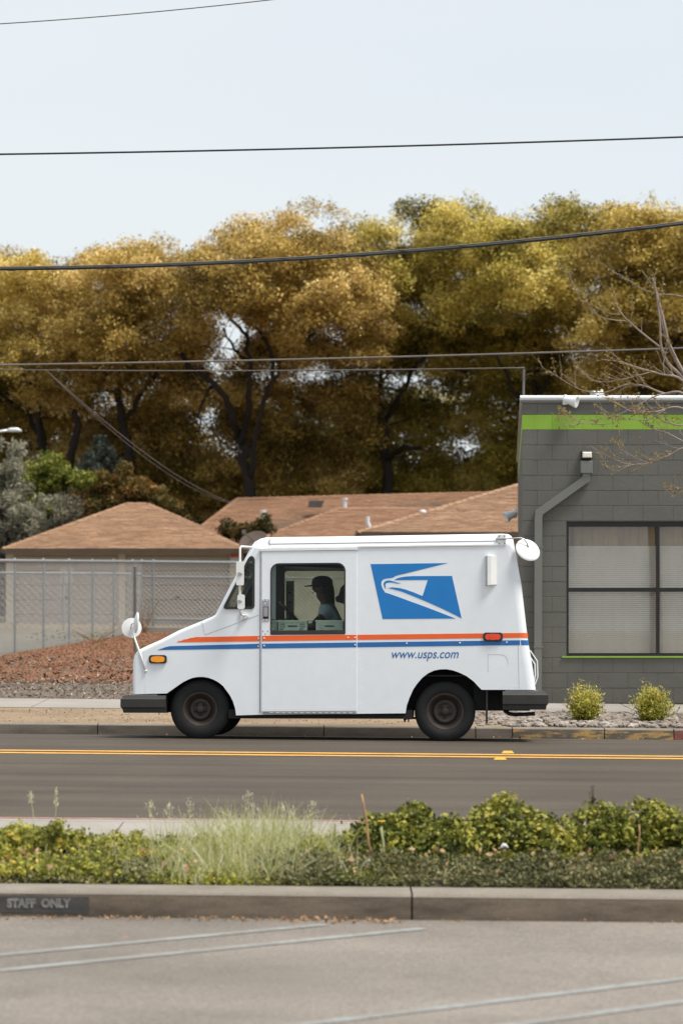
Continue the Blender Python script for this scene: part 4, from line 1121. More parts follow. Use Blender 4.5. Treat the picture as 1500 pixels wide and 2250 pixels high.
def roof_face(mb, A, B, C_, D_, course=.145, tab=.30, seed=1, t_=.022):
    """shingle courses over the face with eave A-B and top D-C; each tab a sloped flat piece, lapped and uneven"""
    A, B, C_, D_ = map(Vector, (A, B, C_, D_)); r = random.Random(seed)
    n_ = (B - A).cross(D_ - A).normalized()
    if n_.z < 0: n_ = -n_
    H = max((D_ - A).length, (C_ - B).length); L_ = ((D_ + C_) / 2 - (A + B) / 2).length
    n = max(2, int(L_ / course))
    for i in range(n):
        f0, f1 = i / n, min(1.0, (i + 1.25) / n)
        a0, b0 = A.lerp(D_, f0), B.lerp(C_, f0); a1, b1 = A.lerp(D_, f1), B.lerp(C_, f1)
        ln = (b0 - a0).length; m_ = max(1, int(ln / tab)); off = r.random()
        cuts = [0.0] + [min(1, max(0, (k + off) / m_)) for k in range(m_)] + [1.0]
        for u0, u1 in zip(cuts, cuts[1:]):
            if (u1 - u0) * ln < .02: continue
            g = .004 / max(ln, .1); lift = t_ * r.uniform(.75, 1.35)
            p0, p1 = a0.lerp(b0, u0 + g) + n_ * lift, a0.lerp(b0, u1 - g) + n_ * lift
            q1, q0 = a1.lerp(b1, u1 - g) + n_ * .004, a1.lerp(b1, u0 + g) + n_ * .004
            mb.add([p0, p1, q1, q0, p0 - n_ * lift, p1 - n_ * lift], [(0, 1, 2, 3), (4, 5, 1, 0)])
def hip(mbdeck, faces, deckmat, name, parent, shmat, seed=1, course=.145):
    for A, B, C_, D_ in faces: mbdeck.add([A, B, C_, D_] if C_ != D_ else [A, B, C_], [(0, 1, 2, 3)] if C_ != D_ else [(0, 1, 2)])
    ro = mbdeck.build(name, deckmat, parent)
    mb = MB()
    for i, (A, B, C_, D_) in enumerate(faces): roof_face(mb, A, B, C_, D_, course, seed=seed + i)
    kind(mb.build('shingles', shmat, ro), 'stuff')
    return ro
def ridge_caps(parent, segs, m, w_=.11):
    mb = MB()
    for p, q in segs:
        p, q = Vector(p), Vector(q); n = max(2, int((q - p).length / .28))
        s_ = (q - p).cross(Vector((0, 0, 1))).normalized() * w_
        for k in range(n):
            a_, b_ = p.lerp(q, k / n), p.lerp(q, (k + 1.2) / n)
            up = Vector((0, 0, .05)); dn = Vector((0, 0, -.015))
            mb.add([a_ + up, a_ + s_ + dn, a_ - s_ + dn, b_ + up * .6, b_ + s_ * .9 + dn, b_ - s_ * .9 + dn], [(0, 1, 4, 3), (2, 0, 3, 5), (0, 2, 1)])
    kind(mb.build('ridge_caps', m, parent), 'stuff')

GD = 71.6
gx0, gx1 = wx(5, GD), wx(541, GD)
ez, rz = wz(1206, GD), wz(1107, 75.0)
gg = gz(-6.5, GD)
garage = thing('garage', 'tan double garage with a brown shingled hip roof behind the chain link fence', 'garage', ((gx0 + gx1) / 2, GD + 3.4, gg))
rx0, rx1 = wx(278, 75.0), wx(326, 75.0)
E0, E1_, E2_, E3_ = (gx0, GD, ez), (gx1, GD, ez), (gx1, GD + 6.8, ez), (gx0, GD + 6.8, ez)
R0, R1 = (rx0, 75.0, rz), (rx1, 75.0, rz)
groof = hip(MB(), [(E0, E1_, R1, R0), (E2_, E3_, R0, R1), (E1_, E2_, R1, R1), (E3_, E0, R0, R0)], M['fascia'], 'roof', garage, M['shingle'], 3)
ridge_caps(groof, [(E0, R0), (E1_, R1), (R0, R1), (E2_, R1), (E3_, R0)], M['shingle'])
mb = MB(); mb.box(gx0 + .0, gx1 - .0, GD - .03, GD - .0, ez - .13, ez + .01); mb.box(gx0 - .03, gx0, GD - .03, GD + 6.8, ez - .13, ez + .01); mb.box(gx1, gx1 + .03, GD - .03, GD + 6.8, ez - .13, ez + .01); mb.build('fascia_board', M['fascia'], groof)
mb = MB(); mb.add([(gx0 + .02, GD, ez - .05), (gx1 - .02, GD, ez - .05), (gx1 - .02, GD + 6.7, ez - .05), (gx0 + .02, GD + 6.7, ez - .05)], [(0, 1, 2, 3)]); mb.build('soffit', M['tanwall'], groof)
FWD = GD + .45
def gp(px): return wx(px, FWD)
mb = MB(); mb.box(gp(16), gp(525), FWD + .1, GD + 6.3, gg - .3, ez - .06); mb.build('wall', M['tanwall'], garage)
for (a_, b_) in ((14, 31), (261, 276), (504, 527)):
    mb = MB(); mb.box(gp(a_), gp(b_), FWD - .02, FWD + .12, gg - .3, ez - .06); mb.build('door_post', M['wallpale'], garage)
for (a_, b_) in ((31, 261), (276, 504)):
    mb = MB(); mb.box(gp(a_), gp(b_), FWD, FWD + .1, wz(1221, FWD), ez - .06); mb.build('door_header', M['tanwall'], garage)
    z0, z1 = gg - .2, wz(1222, FWD); n = 5
    gdoor = bpy.data.objects.new('garage_door', None); COL.objects.link(gdoor); gdoor.parent = garage
    for k in range(n):
        mb = MB(); mb.bbox(gp(a_) + .01, gp(b_) - .01, FWD + .05, FWD + .1, z0 + (z1 - z0) * k / n + .006, z0 + (z1 - z0) * (k + 1) / n - .006, .01); mb.build('door_panel', M['garagedoor'], gdoor)
    mb = MB(); mb.box(gp(.5 * (a_ + b_)) - .06, gp(.5 * (a_ + b_)) + .06, FWD + .02, FWD + .05, gg + .72, gg + .78); mb.build('door_handle', M['darksteel'], gdoor)
ns = thing('wall_sign', 'small red and white sign on the garage post beside the truck mirror', 'sign', W(515.5, 1240, FWD - .03))
mb = MB(); mb.box(gp(506.5), gp(524), FWD - .045, FWD - .021, wz(1225, FWD), wz(1212.5, FWD)); mb.build('sign_top', M['noticered'], ns)
mb = MB(); mb.box(gp(506.5), gp(524), FWD - .045, FWD - .021, wz(1243, FWD), wz(1225, FWD)); mb.build('sign_bottom', M['noticewhite'], ns)
mb = MB(); mb.box(gp(133), gp(162), FWD + .02, FWD + .045, wz(1281, FWD), wz(1246, FWD)); c_ = W(147, 1263, FWD)
at_origin(tag(mb.build('notice_board', M['noticepale']), 'pale square notice on the garage door behind the chain link', 'notice'), c_)
# satellite dish on the garage
c_ = W(556, 1187, 70); dish = thing('satellite_dish', 'grey satellite dish at the garage roof corner behind the truck', 'satellite dish', c_)
dm = disc(c_, (-.25, -.6, .75), .42, -.07); dm.build('dish', M['fascia'], dish, True)
mb = MB(); mb.tube([c_, c_ + Vector((-.25, -.35, .22))], .02, 6); mb.box(c_.x - .30, c_.x - .2, c_.y - .42, c_.y - .3, c_.z + .17, c_.z + .3); mb.build('feed_arm', M['darksteel'], dish)
mb = MB(); mb.tube([c_, (c_.x - .1, c_.y + .7, c_.z - .35), (c_.x - .1, c_.y + 1.0, 1.4)], .03, 6); mb.build('dish_pole', M['darksteel'], dish)

# long house behind
HD = 84.0
hg = 0.0
ha0, ha1 = wx(396, HD), wx(1290, HD)
he = 2.55
ra, rbx = wx(521, 89.0), wx(1200, 89.0); hz0, hz1 = wz(1096, 89.0), wz(1079, 89.0)
houseA = thing('house', 'low house with a long brown hip roof and white vent pipes', 'house', (.5 * (ha0 + ha1), 89, 0), 'brown roofed houses behind the fence')
A0, A1, A2, A3 = (ha0, HD, he), (ha1, HD, he + .25), (ha1, 94.0, he + .25), (ha0, 94.0, he)
Q0, Q1 = (ra, 89.0, hz0), (rbx, 89.0, hz1)
hr = hip(MB(), [(A0, A1, Q1, Q0), (A2, A3, Q0, Q1), (A1, A2, Q1, Q1), (A3, A0, Q0, Q0)], M['fascia'], 'roof', houseA, M['shingle2'], 11, .16)
ridge_caps(hr, [(A0, Q0), (Q0, Q1), (A1, Q1)], M['shingle2'], .13)
# front wing of that house
wd0, wd1 = 77.0, 86.5
wl, wr_ = wx(556, wd0), wx(1190, wd0); wa, wb = wx(742, 81.0), wx(1015, 81.0); wzr = wz(1117, 81.0)
B0, B1, B2, B3 = (wl, wd0, he), (wr_, wd0, he), (wr_, wd1, he), (wl, wd1, he)
P0, P1 = (wa, 81.0, wzr), (wb, 81.0, wzr); wd1 = 86.5
wr2 = hip(MB(), [(B0, B1, P1, P0), (B1, B2, P1, P1), (B3, B0, P0, P0), (B2, B3, P0, P1)], M['fascia'], 'wing_roof', houseA, M['shingle2'], 17, .16)
ridge_caps(wr2, [(B0, P0), (P0, P1), (B1, P1)], M['shingle2'], .12)
mb = MB(); mb.box(ha0 + .5, ha1 - .5, HD + .5, 93.5, -.3, he - .02); mb.build('wall', M['wallpale'], houseA)
mb = MB(); mb.box(wl + .5, wr_ - .5, wd0 + .5, HD + .4, -.3, he - .02); mb.build('wing_wall', M['wallpale'], houseA)
for (a_, b_, d_) in ((A0, A1, HD), (B0, B1, wd0)):
    mb = MB(); mb.add([(a_[0], d_ - .03, a_[2] - .14), (b_[0], d_ - .03, b_[2] - .14), (b_[0], d_ - .03, b_[2] + .01), (a_[0], d_ - .03, a_[2] + .01), (a_[0], d_, a_[2] - .14), (b_[0], d_, b_[2] - .14), (b_[0], d_, b_[2] + .01), (a_[0], d_, a_[2] + .01)], [(0, 1, 2, 3), (4, 5, 6, 7), (0, 1, 5, 4), (3, 2, 6, 7)]); mb.build('fascia_board', M['fascia'], houseA)
def on_roof(px, py, d): return W(px, py, d)
mb = MB(); mb.tube([on_roof(757, 1116, 85.5), on_roof(757, 1096, 85.5)], .075, 10); mb.tube([on_roof(757, 1098, 85.5), on_roof(757, 1094, 85.5)], .11, 10); mb.build('vent_pipe', M['vent'], houseA, True, 40)
mb = MB(); mb.tube([on_roof(560, 1153, 79.5), on_roof(572, 1150, 79.5), on_roof(578, 1143, 79.5), on_roof(578, 1124, 79.5)], .085, 8); mb.tube([on_roof(578, 1126, 79.5), on_roof(578, 1121, 79.5)], .115, 8); mb.build('vent_pipe', M['vent'], houseA, True, 40)
mb = MB(); mb.tube([on_roof(815, 1168, 77.6), on_roof(810, 1155, 77.6), on_roof(807, 1148, 77.6), on_roof(807, 1135, 77.6)], .07, 8); mb.build('vent_pipe', M['vent'], houseA, True, 40)
c_ = on_roof(694, 1107, 86.6); mb = MB()
mb.add([c_ + Vector(p) for p in ((-.28, -.25, -.14), (.2, -.25, -.14), (.3, .1, .12), (-.16, .1, .12), (-.26, -.1, .1), (.18, -.1, .1))], [(0, 1, 5, 4), (4, 5, 2, 3), (1, 2, 5), (0, 4, 3)]); mb.build('roof_vent', M['roomdark'], houseA)
# nearer house at the block building
ND = 62.0; ne = wz(1170, ND)
n0, n1 = wx(784, ND), wx(1330, ND); nrd = 67.5; nz = wz(1052, nrd)
houseB = thing('house', 'house with a tan shingled roof rising to the block building', 'house', (.5 * (n0 + n1), 67, 0), 'brown roofed houses behind the fence')
p0, p1 = (wx(1180, nrd), nrd, nz), (wx(1260, nrd), nrd, nz)
C0, C1, C2, C3 = (n0, ND, ne), (n1, ND, ne), (n1, 73.0, ne), (n0, 73.0, ne)
nr = hip(MB(), [(C0, C1, p1, p0), (C2, C3, p0, p1), (C1, C2, p1, p1), (C3, C0, p0, p0)], M['fascia'], 'roof', houseB, M['shingle3'], 23, .15)
ridge_caps(nr, [(C0, p0), (p0, p1)], M['shingle3'], .11)
mb = MB(); mb.box(n0, n1, ND - .03, ND, ne - .17, ne + .01); mb.build('fascia_board', M['fascia'], houseB)
mb = MB(); mb.box(n0 + .5, n1 - .5, ND + .5, 72.5, -.3, ne - .02); mb.build('wall', M['wallpale'], houseB)
c_ = on_roof(928, 1125, 63.8); mb = MB(); mb.lathe([(.0001, .06), (.07, .05), (.10, 0), (.06, -.05), (.05, -.25)], c_, 'Z', 12); mb.build('vent_cap', M['vent'], houseB, True)

# ------------------------------------------------------------------ chain link fence
M['wire'] = pm('galvanised_wire', (.62, .61, .59), .5, .08, 5, metal=.4)
def fence(name, label, P, Q, h, posts, rails, cell, wr, post_r=.03, top_r=.032):
    P, Q = Vector(P), Vector(Q); Ln = (Q - P).length; t_ = (Q - P) / Ln
    root = thing(name, label, 'fence', (P.x, P.y, gz(P.x, P.y)), 'chain link fences')
    def at(s_, z): q = P + t_ * s_; return Vector((q.x, q.y, gz(q.x, q.y) + z))
    for s_ in posts:
        mb = MB(); mb.tube([at(s_, -.1), at(s_, h + .02)], post_r, 8); mb.lathe([(post_r * 1.25, 0), (post_r * 1.2, .03), (.0001, .06)], at(s_, h + .01), 'Z', 8); mb.build('fence_post', M['galv'], root, True, 40)
    for z in rails:
        mb = MB(); mb.tube([at(Ln * k / 6, z) for k in range(7)], top_r if z == max(rails) else .021, 8); mb.build('fence_rail', M['galv'], root, True, 40)
    mb = MB(); H = h - .04; nrm = Vector((-t_.y, t_.x, 0)) * .004
    s0 = -H
    while s0 < Ln:
        for sg in (1, -1):
            a_, b_ = (s0, .03), (s0 + H, H)
            if sg < 0: a_, b_ = (s0, H), (s0 + H, .03)
            u0, u1 = 0.0, 1.0
            if a_[0] < 0: u0 = -a_[0] / H
            if b_[0] > Ln: u1 = (Ln - a_[0]) / H
            if u1 - u0 < .01: continue
            pa = at(a_[0] + H * u0, a_[1] + (b_[1] - a_[1]) * u0) + nrm * sg; pb = at(a_[0] + H * u1, a_[1] + (b_[1] - a_[1]) * u1) + nrm * sg
            mb.tube([pa, pb], wr, 3, False)
        s0 += cell
    kind(mb.build('chain_link_mesh', M['wire'], root), 'stuff')
    return root
PA, PB = (-8.0, 30.5 + 8), (-5.2, 63.0)
PA = (-7.42, 37.2)
fence('chain_link_fence', 'chain link fence running back from the road along the bark, with close posts', PA, PB, 1.83, [k * (Vector(PB) - Vector(PA)).length / 9.5 * 1.0 for k in range(10)] + [(Vector(PB) - Vector(PA)).length], [1.83], .11, .0025, .027, .036)
fence('chain_link_fence', 'chain link fence with middle and bottom rails in front of the garage', (-5.17, 63.0), (4.4, 63.0), 1.83, [.28, 3.2, 6.2, 9.4], [1.83, 1.44, .34], .125, .0026, .028, .036)
fence('chain_link_fence', 'low chain link fence across the yard between garage and bark', (-14, 64.5), (-5.35, 64.5), 1.5, [2.6, 4.6, 6.6], [1.5], .2, .003)
mb = MB(); c_ = W(297, 1436, 48.8); mb.tube([c_ + Vector((0, 0, -.1)), c_ + Vector((0, 0, 1.75))], .03, 8); mb.lathe([(.036, 0), (.0001, .03)], c_ + Vector((0, 0, 1.75)), 'Z', 8)
at_origin(tag(mb.build('metal_post', M['darksteel'], None, True, 40), 'dark steel post standing alone in the bark behind the round hood mirror', 'post'), c_)
# low concrete edging by the second fence
mb = MB(); mb.box(-5.3, 4.3, 62.35, 62.6, -.05, .14); mb.v = [(x, y, z + tilt(x)) for x, y, z in mb.v]
kind(mb.build('concrete_edging', M['sidewalk']), 'structure')

# ------------------------------------------------------------------ overhead lines
M['cable'] = pm('black_cable', (.018, .022, .024), .5, .1, 3)
M['cable2'] = pm('weathered_cable', (.16, .14, .125), .7, .1, 3)
def line(px0, py0, d0, px1, py1, d1, r, m, label, sag=0.0, ex=(1.0, 1.0), lash=False):
    a, b = W(px0, py0, d0), W(px1, py1, d1); n = 60; pts = []
    for k in range(n + 1):
        u_ = -ex[0] + (1 + ex[0] + ex[1]) * k / n
        p = a + (b - a) * u_; p.z += 4 * sag * u_ * (u_ - 1); pts.append(p)
    mb = MB(); mb.tube(pts, r, 8)
    mid = pts[len(pts) // 2]
    o = at_origin(tag(mb.build('power_line', m, None, True), label, 'overhead line', 'overhead lines'), mid)
    if lash:
        m2 = MB(); tot = (pts[-1] - pts[0]).length; t_ = (pts[-1] - pts[0]).normalized(); q = []
        N = int(tot / .12)
        for k in range(N):
            f = k / (N - 1) * n; i = min(n - 1, int(f)); p = pts[i].lerp(pts[i + 1], f - i); an = k * 1.3
            q.append(p + Vector((0, math.cos(an), math.sin(an))) * (r + .002))
        m2.tube(q, .0035, 3, False); m2.build('lashing_wire', m, o)
        m3 = MB(); m3.tube([p + Vector((0, 0, r + .007)) for p in pts], .006, 6); m3.build('support_strand', M['cable2'], o)
    return o
line(0, 591.5, 24, 1500, 491.5, 24, .0145, M['cable'], 'thick black lashed cable crossing in front of the tree tops', .10, lash=True)
line(0, 339, 24, 1500, 301, 24, .0095, M['cable'], 'black cable crossing the open sky above the trees', .02)
line(0, 52.5, 26, 600, -1, 26, .006, M['cable2'], 'thin faint wire crossing the top corner of the sky', .02, (2, 3))
line(0, 802, 42, 1500, 765, 42, .016, M['cable2'], 'pale cable crossing the middle of the tree crowns', .03)
line(0, 812, 40, 1151, 808, 33, .008, M['cable2'], 'thin dark wire running to the mast on the block building', .03, (.6, 0))
line(100, 812, 41.9, 520, 1107, 84, .009, M['cable2'], 'twin service wire sloping down from the pale cable to the long house roof', .35, (0, 0))
line(104, 816, 41.9, 526, 1108, 84, .006, M['cable2'], 'thin service wire hanging beside the twin wire to the long house roof', .48, (0, 0))
# street lamp reaching in
M['lampwhite'] = pm('pale_lamp_metal', (.70, .72, .72), .4, .05, 5, metal=.2)
c_ = Vector((wx(-60, 66), 66, gz(-10, 66))); sl = thing('street_lamp', 'pale cobra head street lamp reaching in above the grey green bush', 'street lamp', c_)
mb = MB(); mb.tube([c_, c_ + Vector((0, 0, 3.2)), Vector((c_.x, 66, wz(965, 66)))], [.09, .075, .055], 10); mb.build('lamp_post', M['lampwhite'], sl, True)
mb = MB(); mb.tube([Vector((c_.x, 66, wz(965, 66))), W(-30, 953, 66), W(0, 948, 66), W(22, 945, 66)], .035, 8); mb.build('lamp_arm', M['lampwhite'], sl, True)
mb = MB(); h_ = W(33, 945.5, 66)
mb.tube([h_ + Vector((-.2, 0, .0)), h_ + Vector((-.1, 0, .012)), h_ + Vector((.08, 0, .012)), h_ + Vector((.19, 0, -.02))], [.04, .062, .062, .025], 10); mb.build('lamp_head', M['lampwhite'], sl, True)

# ------------------------------------------------------------------ vegetation helpers
NR = np.random.RandomState(11)
def leaf_mesh(name, pos, size, tone, aspect=.55, nbias=None, m=None, parent=None, off=(0, 0, 0), fold=False, rs=NR, tdir=None):
    """pos (N,3); one small pointed leaf face per position"""
    N = len(pos); size = np.broadcast_to(np.asarray(size, float), (N,))
    n = rs.normal(size=(N, 3))
    if nbias is not None: n = n + np.asarray(nbias)
    n /= np.linalg.norm(n, axis=1, keepdims=True) + 1e-9
    t = rs.normal(size=(N, 3)) if tdir is None else tdir + rs.normal(size=(N, 3)) * .35
    t -= n * np.sum(t * n, axis=1, keepdims=True); t /= np.linalg.norm(t, axis=1, keepdims=True) + 1e-9
    b = np.cross(n, t); s = size[:, None]
    p = np.asarray(pos) - np.asarray(off)
    bend = n * s * rs.uniform(-.12, .16, (N, 1))
    v = np.stack([p - t * s * .5, p + b * s * .5 * aspect + bend, p + t * s * .5, p - b * s * .5 * aspect + bend], axis=1).reshape(-1, 3)
    return quad_mesh(name, v, tone, m, parent)
def quad_mesh(name, v, tone, m, parent):
    N = len(v) // 4
    me = bpy.data.meshes.new(name); me.vertices.add(4 * N); me.vertices.foreach_set('co', v.astype(np.float32).ravel())
    me.loops.add(4 * N); me.loops.foreach_set('vertex_index', np.arange(4 * N, dtype=np.int32))
    me.polygons.add(N); me.polygons.foreach_set('loop_start', np.arange(0, 4 * N, 4, dtype=np.int32))
    try: me.polygons.foreach_set('loop_total', np.full(N, 4, dtype=np.int32))
    except Exception: pass
    a = me.attributes.new('tone', 'FLOAT', 'FACE'); a.data.foreach_set('value', np.clip(tone, 0, 1).astype(np.float32))
    me.update(calc_edges=True); me.materials.append(m)
    o = bpy.data.objects.new(name, me); COL.objects.link(o)
    if parent is not None: o.parent = parent
    return o
def ball(n, rs, inner=.25):
    d = rs.normal(size=(n, 3)); d /= np.linalg.norm(d, axis=1, keepdims=True)
    return d * (inner + (1 - inner) * rs.uniform(0, 1, (n, 1)) ** .5)

M['bark'] = pm('dark_bark', (.028, .021, .016), .95, .3, 5, (1, 1, .3), bmp=.8, bscale=14, bdist=.03)
M['twig'] = pm('grey_brown_twig', (.27, .215, .18), .85, .25, 6, bmp=.3, bscale=30)
M['gold'] = leafmat('golden_leaves', [(0, (.055, .042, .009)), (.32, (.20, .135, .022)), (.6, (.58, .42, .08)), (1, (.82, .65, .24))], trans=.2)
M['olive'] = leafmat('olive_gold_leaves', [(0, (.04, .040, .008)), (.32, (.155, .13, .018)), (.6, (.56, .445, .072)), (1, (.82, .67, .21))], trans=.2)
M['tanleaf'] = leafmat('tan_gold_leaves', [(0, (.055, .042, .011)), (.32, (.19, .125, .025)), (.6, (.58, .40, .09)), (1, (.82, .62, .26))], trans=.2)
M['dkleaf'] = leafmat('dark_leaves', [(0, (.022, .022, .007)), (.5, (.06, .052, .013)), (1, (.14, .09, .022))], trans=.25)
M['greygreen'] = leafmat('grey_green_leaves', [(0, (.09, .088, .055)), (.5, (.29, .28, .20)), (1, (.50, .48, .37))], trans=.25)
M['freshgreen'] = leafmat('fresh_green_leaves', [(0, (.05, .062, .012)), (.5, (.17, .19, .03)), (1, (.36, .37, .07))], trans=.3)
M['redbush'] = leafmat('rusty_leaves', [(0, (.045, .045, .012)), (.5, (.115, .095, .022)), (.85, (.25, .13, .03)), (1, (.34, .15, .04))], trans=.3)
M['conifer'] = leafmat('blue_grey_needles', [(0, (.03, .04, .03)), (.6, (.075, .09, .07)), (1, (.13, .15, .12))], trans=.1)
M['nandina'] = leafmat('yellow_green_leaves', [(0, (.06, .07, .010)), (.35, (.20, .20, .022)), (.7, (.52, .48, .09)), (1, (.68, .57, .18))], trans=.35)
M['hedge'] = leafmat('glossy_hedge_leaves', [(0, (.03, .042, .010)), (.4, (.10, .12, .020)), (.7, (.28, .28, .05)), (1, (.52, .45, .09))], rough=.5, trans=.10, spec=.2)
M['cover'] = leafmat('ground_cover_leaves', [(0, (.045, .048, .018)), (.5, (.14, .14, .055)), (.85, (.28, .25, .11)), (1, (.42, .33, .16))], rough=.5, trans=.15, spec=.3)
M['covery'] = leafmat('yellow_ground_cover_leaves', [(0, (.08, .08, .018)), (.4, (.24, .25, .04)), (.75, (.47, .44, .08)), (1, (.62, .42, .06))], rough=.5, trans=.2, spec=.3)
M['grass'] = leafmat('pale_grass', [(0, (.17, .19, .035)), (.4, (.40, .42, .11)), (.75, (.68, .66, .38)), (1, (.82, .79, .60))], trans=.4)
M['dryleaf'] = leafmat('dry_leaves', [(0, (.09, .05, .025)), (.5, (.26, .15, .075)), (1, (.48, .31, .18))], trans=.15)
M['chips'] = leafmat('bark_chips', [(0, (.17, .068, .032)), (.5, (.285, .122, .056)), (1, (.38, .19, .095))], trans=0.0)
M['chipsgrey'] = leafmat('grey_chips', [(0, (.07, .055, .04)), (.5, (.20, .16, .12)), (1, (.42, .36, .29))], trans=0.0)

def curve_pts(a, b, bow, n, r):
    a, b = Vector(a), Vector(b); L_ = (b - a).length
    side_ = Vector((r.uniform(-1, 1), r.uniform(-1, 1), r.uniform(-.2, .9))) * bow * L_
    out = []
    for k in range(n + 1):
        u_ = k / n; p = a.lerp(b, u_) + side_ * (4 * u_ * (1 - u_)) * .5
        if 0 < k < n: p += Vector((r.gauss(0, 1), r.gauss(0, 1), r.gauss(0, 1))) * .012 * L_
        out.append(p)
    return out
SKY_X = [-200, 0, 60, 105, 125, 200, 270, 340, 400, 440, 490, 520, 570, 610, 650, 690, 740, 780, 830, 858, 872, 930, 985, 1040, 1080, 1120, 1170, 1210, 1260, 1310, 1350, 1400, 1425, 1470, 1500, 1700]
SKY_Y = [560, 572, 562, 602, 598, 560, 546, 535, 552, 550, 515, 492, 488, 490, 455, 452, 460, 482, 502, 492, 462, 448, 454, 440, 470, 490, 474, 448, 445, 474, 462, 450, 440, 462, 475, 470]
# openings in the foliage: (px, py, rx, ry, how open)
GAPS = [(506, 728, 50, 64, .98), (480, 795, 46, 50, .84), (458, 868, 48, 60, .74), (470, 940, 38, 50, .70), (568, 825, 36, 50, .5), (226, 905, 14, 34, .9), (205, 660, 22, 24, .6), (425, 625, 26, 22, .55), (618, 790, 14, 18, .8),
        (925, 870, 12, 12, .8), (862, 945, 22, 20, .7), (60, 990, 26, 70, .6), (115, 985, 22, 60, .65), (180, 960, 22, 60, .5), (115, 600, 16, 22, .8), (530, 1000, 30, 60, .5)]
TREES = []
def tree(label, px0, px1, d, trunk, limbs, lm, base_px, name='tree', tone0=.5, group='trees behind the houses'):
    """trunk and limbs: pixel polylines with radii in metres at distance d; the crown fills the span px0..px1"""
    root = thing(name, label, 'tree', (wx(base_px, d), d, 0), group)
    TREES.append(dict(root=root, d=d, trunk=trunk, limbs=limbs, lm=lm, tone=tone0, c=.5 * (px0 + px1), w=.5 * (px1 - px0), P=[], T=[], S=[], cl=[]))
def grow_trees(seed=5, N=1360, leaf=.12):
    rs = np.random.RandomState(seed); r = random.Random(seed)
    from mathutils import noise as mn
    for k in range(N):
        px = rs.uniform(-420, 1920); top = np.interp(px, SKY_X, SKY_Y)
        v = rs.uniform(0, 1) ** 1.15; big = rs.uniform(.75, 1.55) * (.8 if v < .06 else 1.0)
        py = top + big * 44 - 8 + (1085 - top) * v
        t_ = min(TREES, key=lambda q: abs(px + 45 * mn.noise((px * .012, py * .012, 3.3)) - q['c']) / q['w'])
        off = rs.uniform(-7.5, 3.0) if v < .36 else (rs.uniform(-2.0, 5.5) if v < .55 else rs.uniform(1.5, 7.0))
        C_ = np.array(W(px, py, t_['d'] + off)); pt = t_['tone'] + .06 + rs.normal(0, .19)
        nc = max(5, int(11 * big ** 1.7))
        for q in range(nc):
            dv = rs.normal(size=3); dv /= np.linalg.norm(dv)
            if dv[2] < -.25: dv[2] = -dv[2]
            rad = rs.uniform(.32, .62)
            c = C_ + dv * np.array([big * 1.15, big, big * .95]) * rs.uniform(.55, 1.0)
            qx, qy = 750 + c[0] * F / c[1], 1235 - (c[2] - CAM_Z) * F / c[1]; keep = 1.0
            for (gx, gy, grx, gry, o) in GAPS: keep *= 1 - o * math.exp(-(((qx - gx) / grx) ** 2 + ((qy - gy) / gry) ** 2) ** 2)
            if rs.uniform() > keep or c[2] < .5: continue
            n = int(150 * (rad / .5) ** 2 * rs.uniform(.65, 1.2))
            sh = ball(n, rs, .1) * np.array([rad * 1.25, rad * 1.1, rad * .8]); sh[:, 2] -= .15 * np.abs(sh[:, 0])
            t_['P'].append(c + sh); t_['T'].append(pt + rs.normal(0, .06) + rs.normal(0, .14, n)); t_['S'].append(rs.uniform(.6, 1.35, n) * leaf)
        t_['cl'].append(Vector(C_))
    for k in range(540):      # thin sprays standing out of the crowns' outline
        px = rs.uniform(-420, 1920); py = np.interp(px, SKY_X, SKY_Y) + rs.uniform(-14, 22)
        t_ = min(TREES, key=lambda q: abs(px - q['c']) / q['w']); c = np.array(W(px, py, t_['d'] + rs.uniform(-4, 3))); rad = rs.uniform(.16, .42); n = int(rs.uniform(14, 46))
        t_['P'].append(c + ball(n, rs, .1) * np.array([rad * 1.1, rad, rad * 1.1])); t_['T'].append(t_['tone'] + rs.normal(0, .1) + rs.normal(0, .14, n)); t_['S'].append(rs.uniform(.5, 1.1, n) * leaf); t_['cl'].append(Vector(c))
    for i, t_ in enumerate(TREES):
        d = t_['d']; mb = MB(); nodes = []
        for pl in [t_['trunk']] + t_['limbs']:
            pts = [W(p[0], p[1], d - 2.2 * min(1, pi_ / 1.5)) for pi_, p in enumerate(pl)] if pl is not t_['trunk'] else [W(p[0], p[1], d) for p in pl]; q, rad = [], []
            for j in range(len(pts) - 1):
                for m_ in range(4):
                    u_ = m_ / 4; p = pts[j].lerp(pts[j + 1], u_)
                    if not (j == 0 and m_ == 0): p += Vector((r.gauss(0, .06), r.gauss(0, .06), r.gauss(0, .04)))
                    q.append(p); rad.append(.78 * (pl[j][2] * (1 - u_) + pl[j + 1][2] * u_))
            q.append(pts[-1]); rad.append(.78 * pl[-1][2]); mb.tube(q, rad, 7); nodes += [(a_, b_) for a_, b_ in zip(q[3:], rad[3:])]
        cls = t_['cl'][:]; r.shuffle(cls)
        for c in cls[:190]:
            p, pr = min(nodes, key=lambda v: (v[0] - c).length); r0 = min(pr * .6, .075)
            pts = curve_pts(p, c, .22, 5, r); mb.tube(pts, [r0, r0 * .85, r0 * .7, r0 * .52, r0 * .36, .012], 5, False)
            nodes += [(pts[2], r0 * .7), (pts[3], r0 * .52), (pts[4], r0 * .4)]
        mb.build('trunk', M['bark'], t_['root'], True)
        leaf_mesh('crown', np.concatenate(t_['P']), np.concatenate(t_['S']), np.concatenate(t_['T']), .6, (.1, -.3, 1.5), t_['lm'], t_['root'], t_['root'].location, rs=rs)

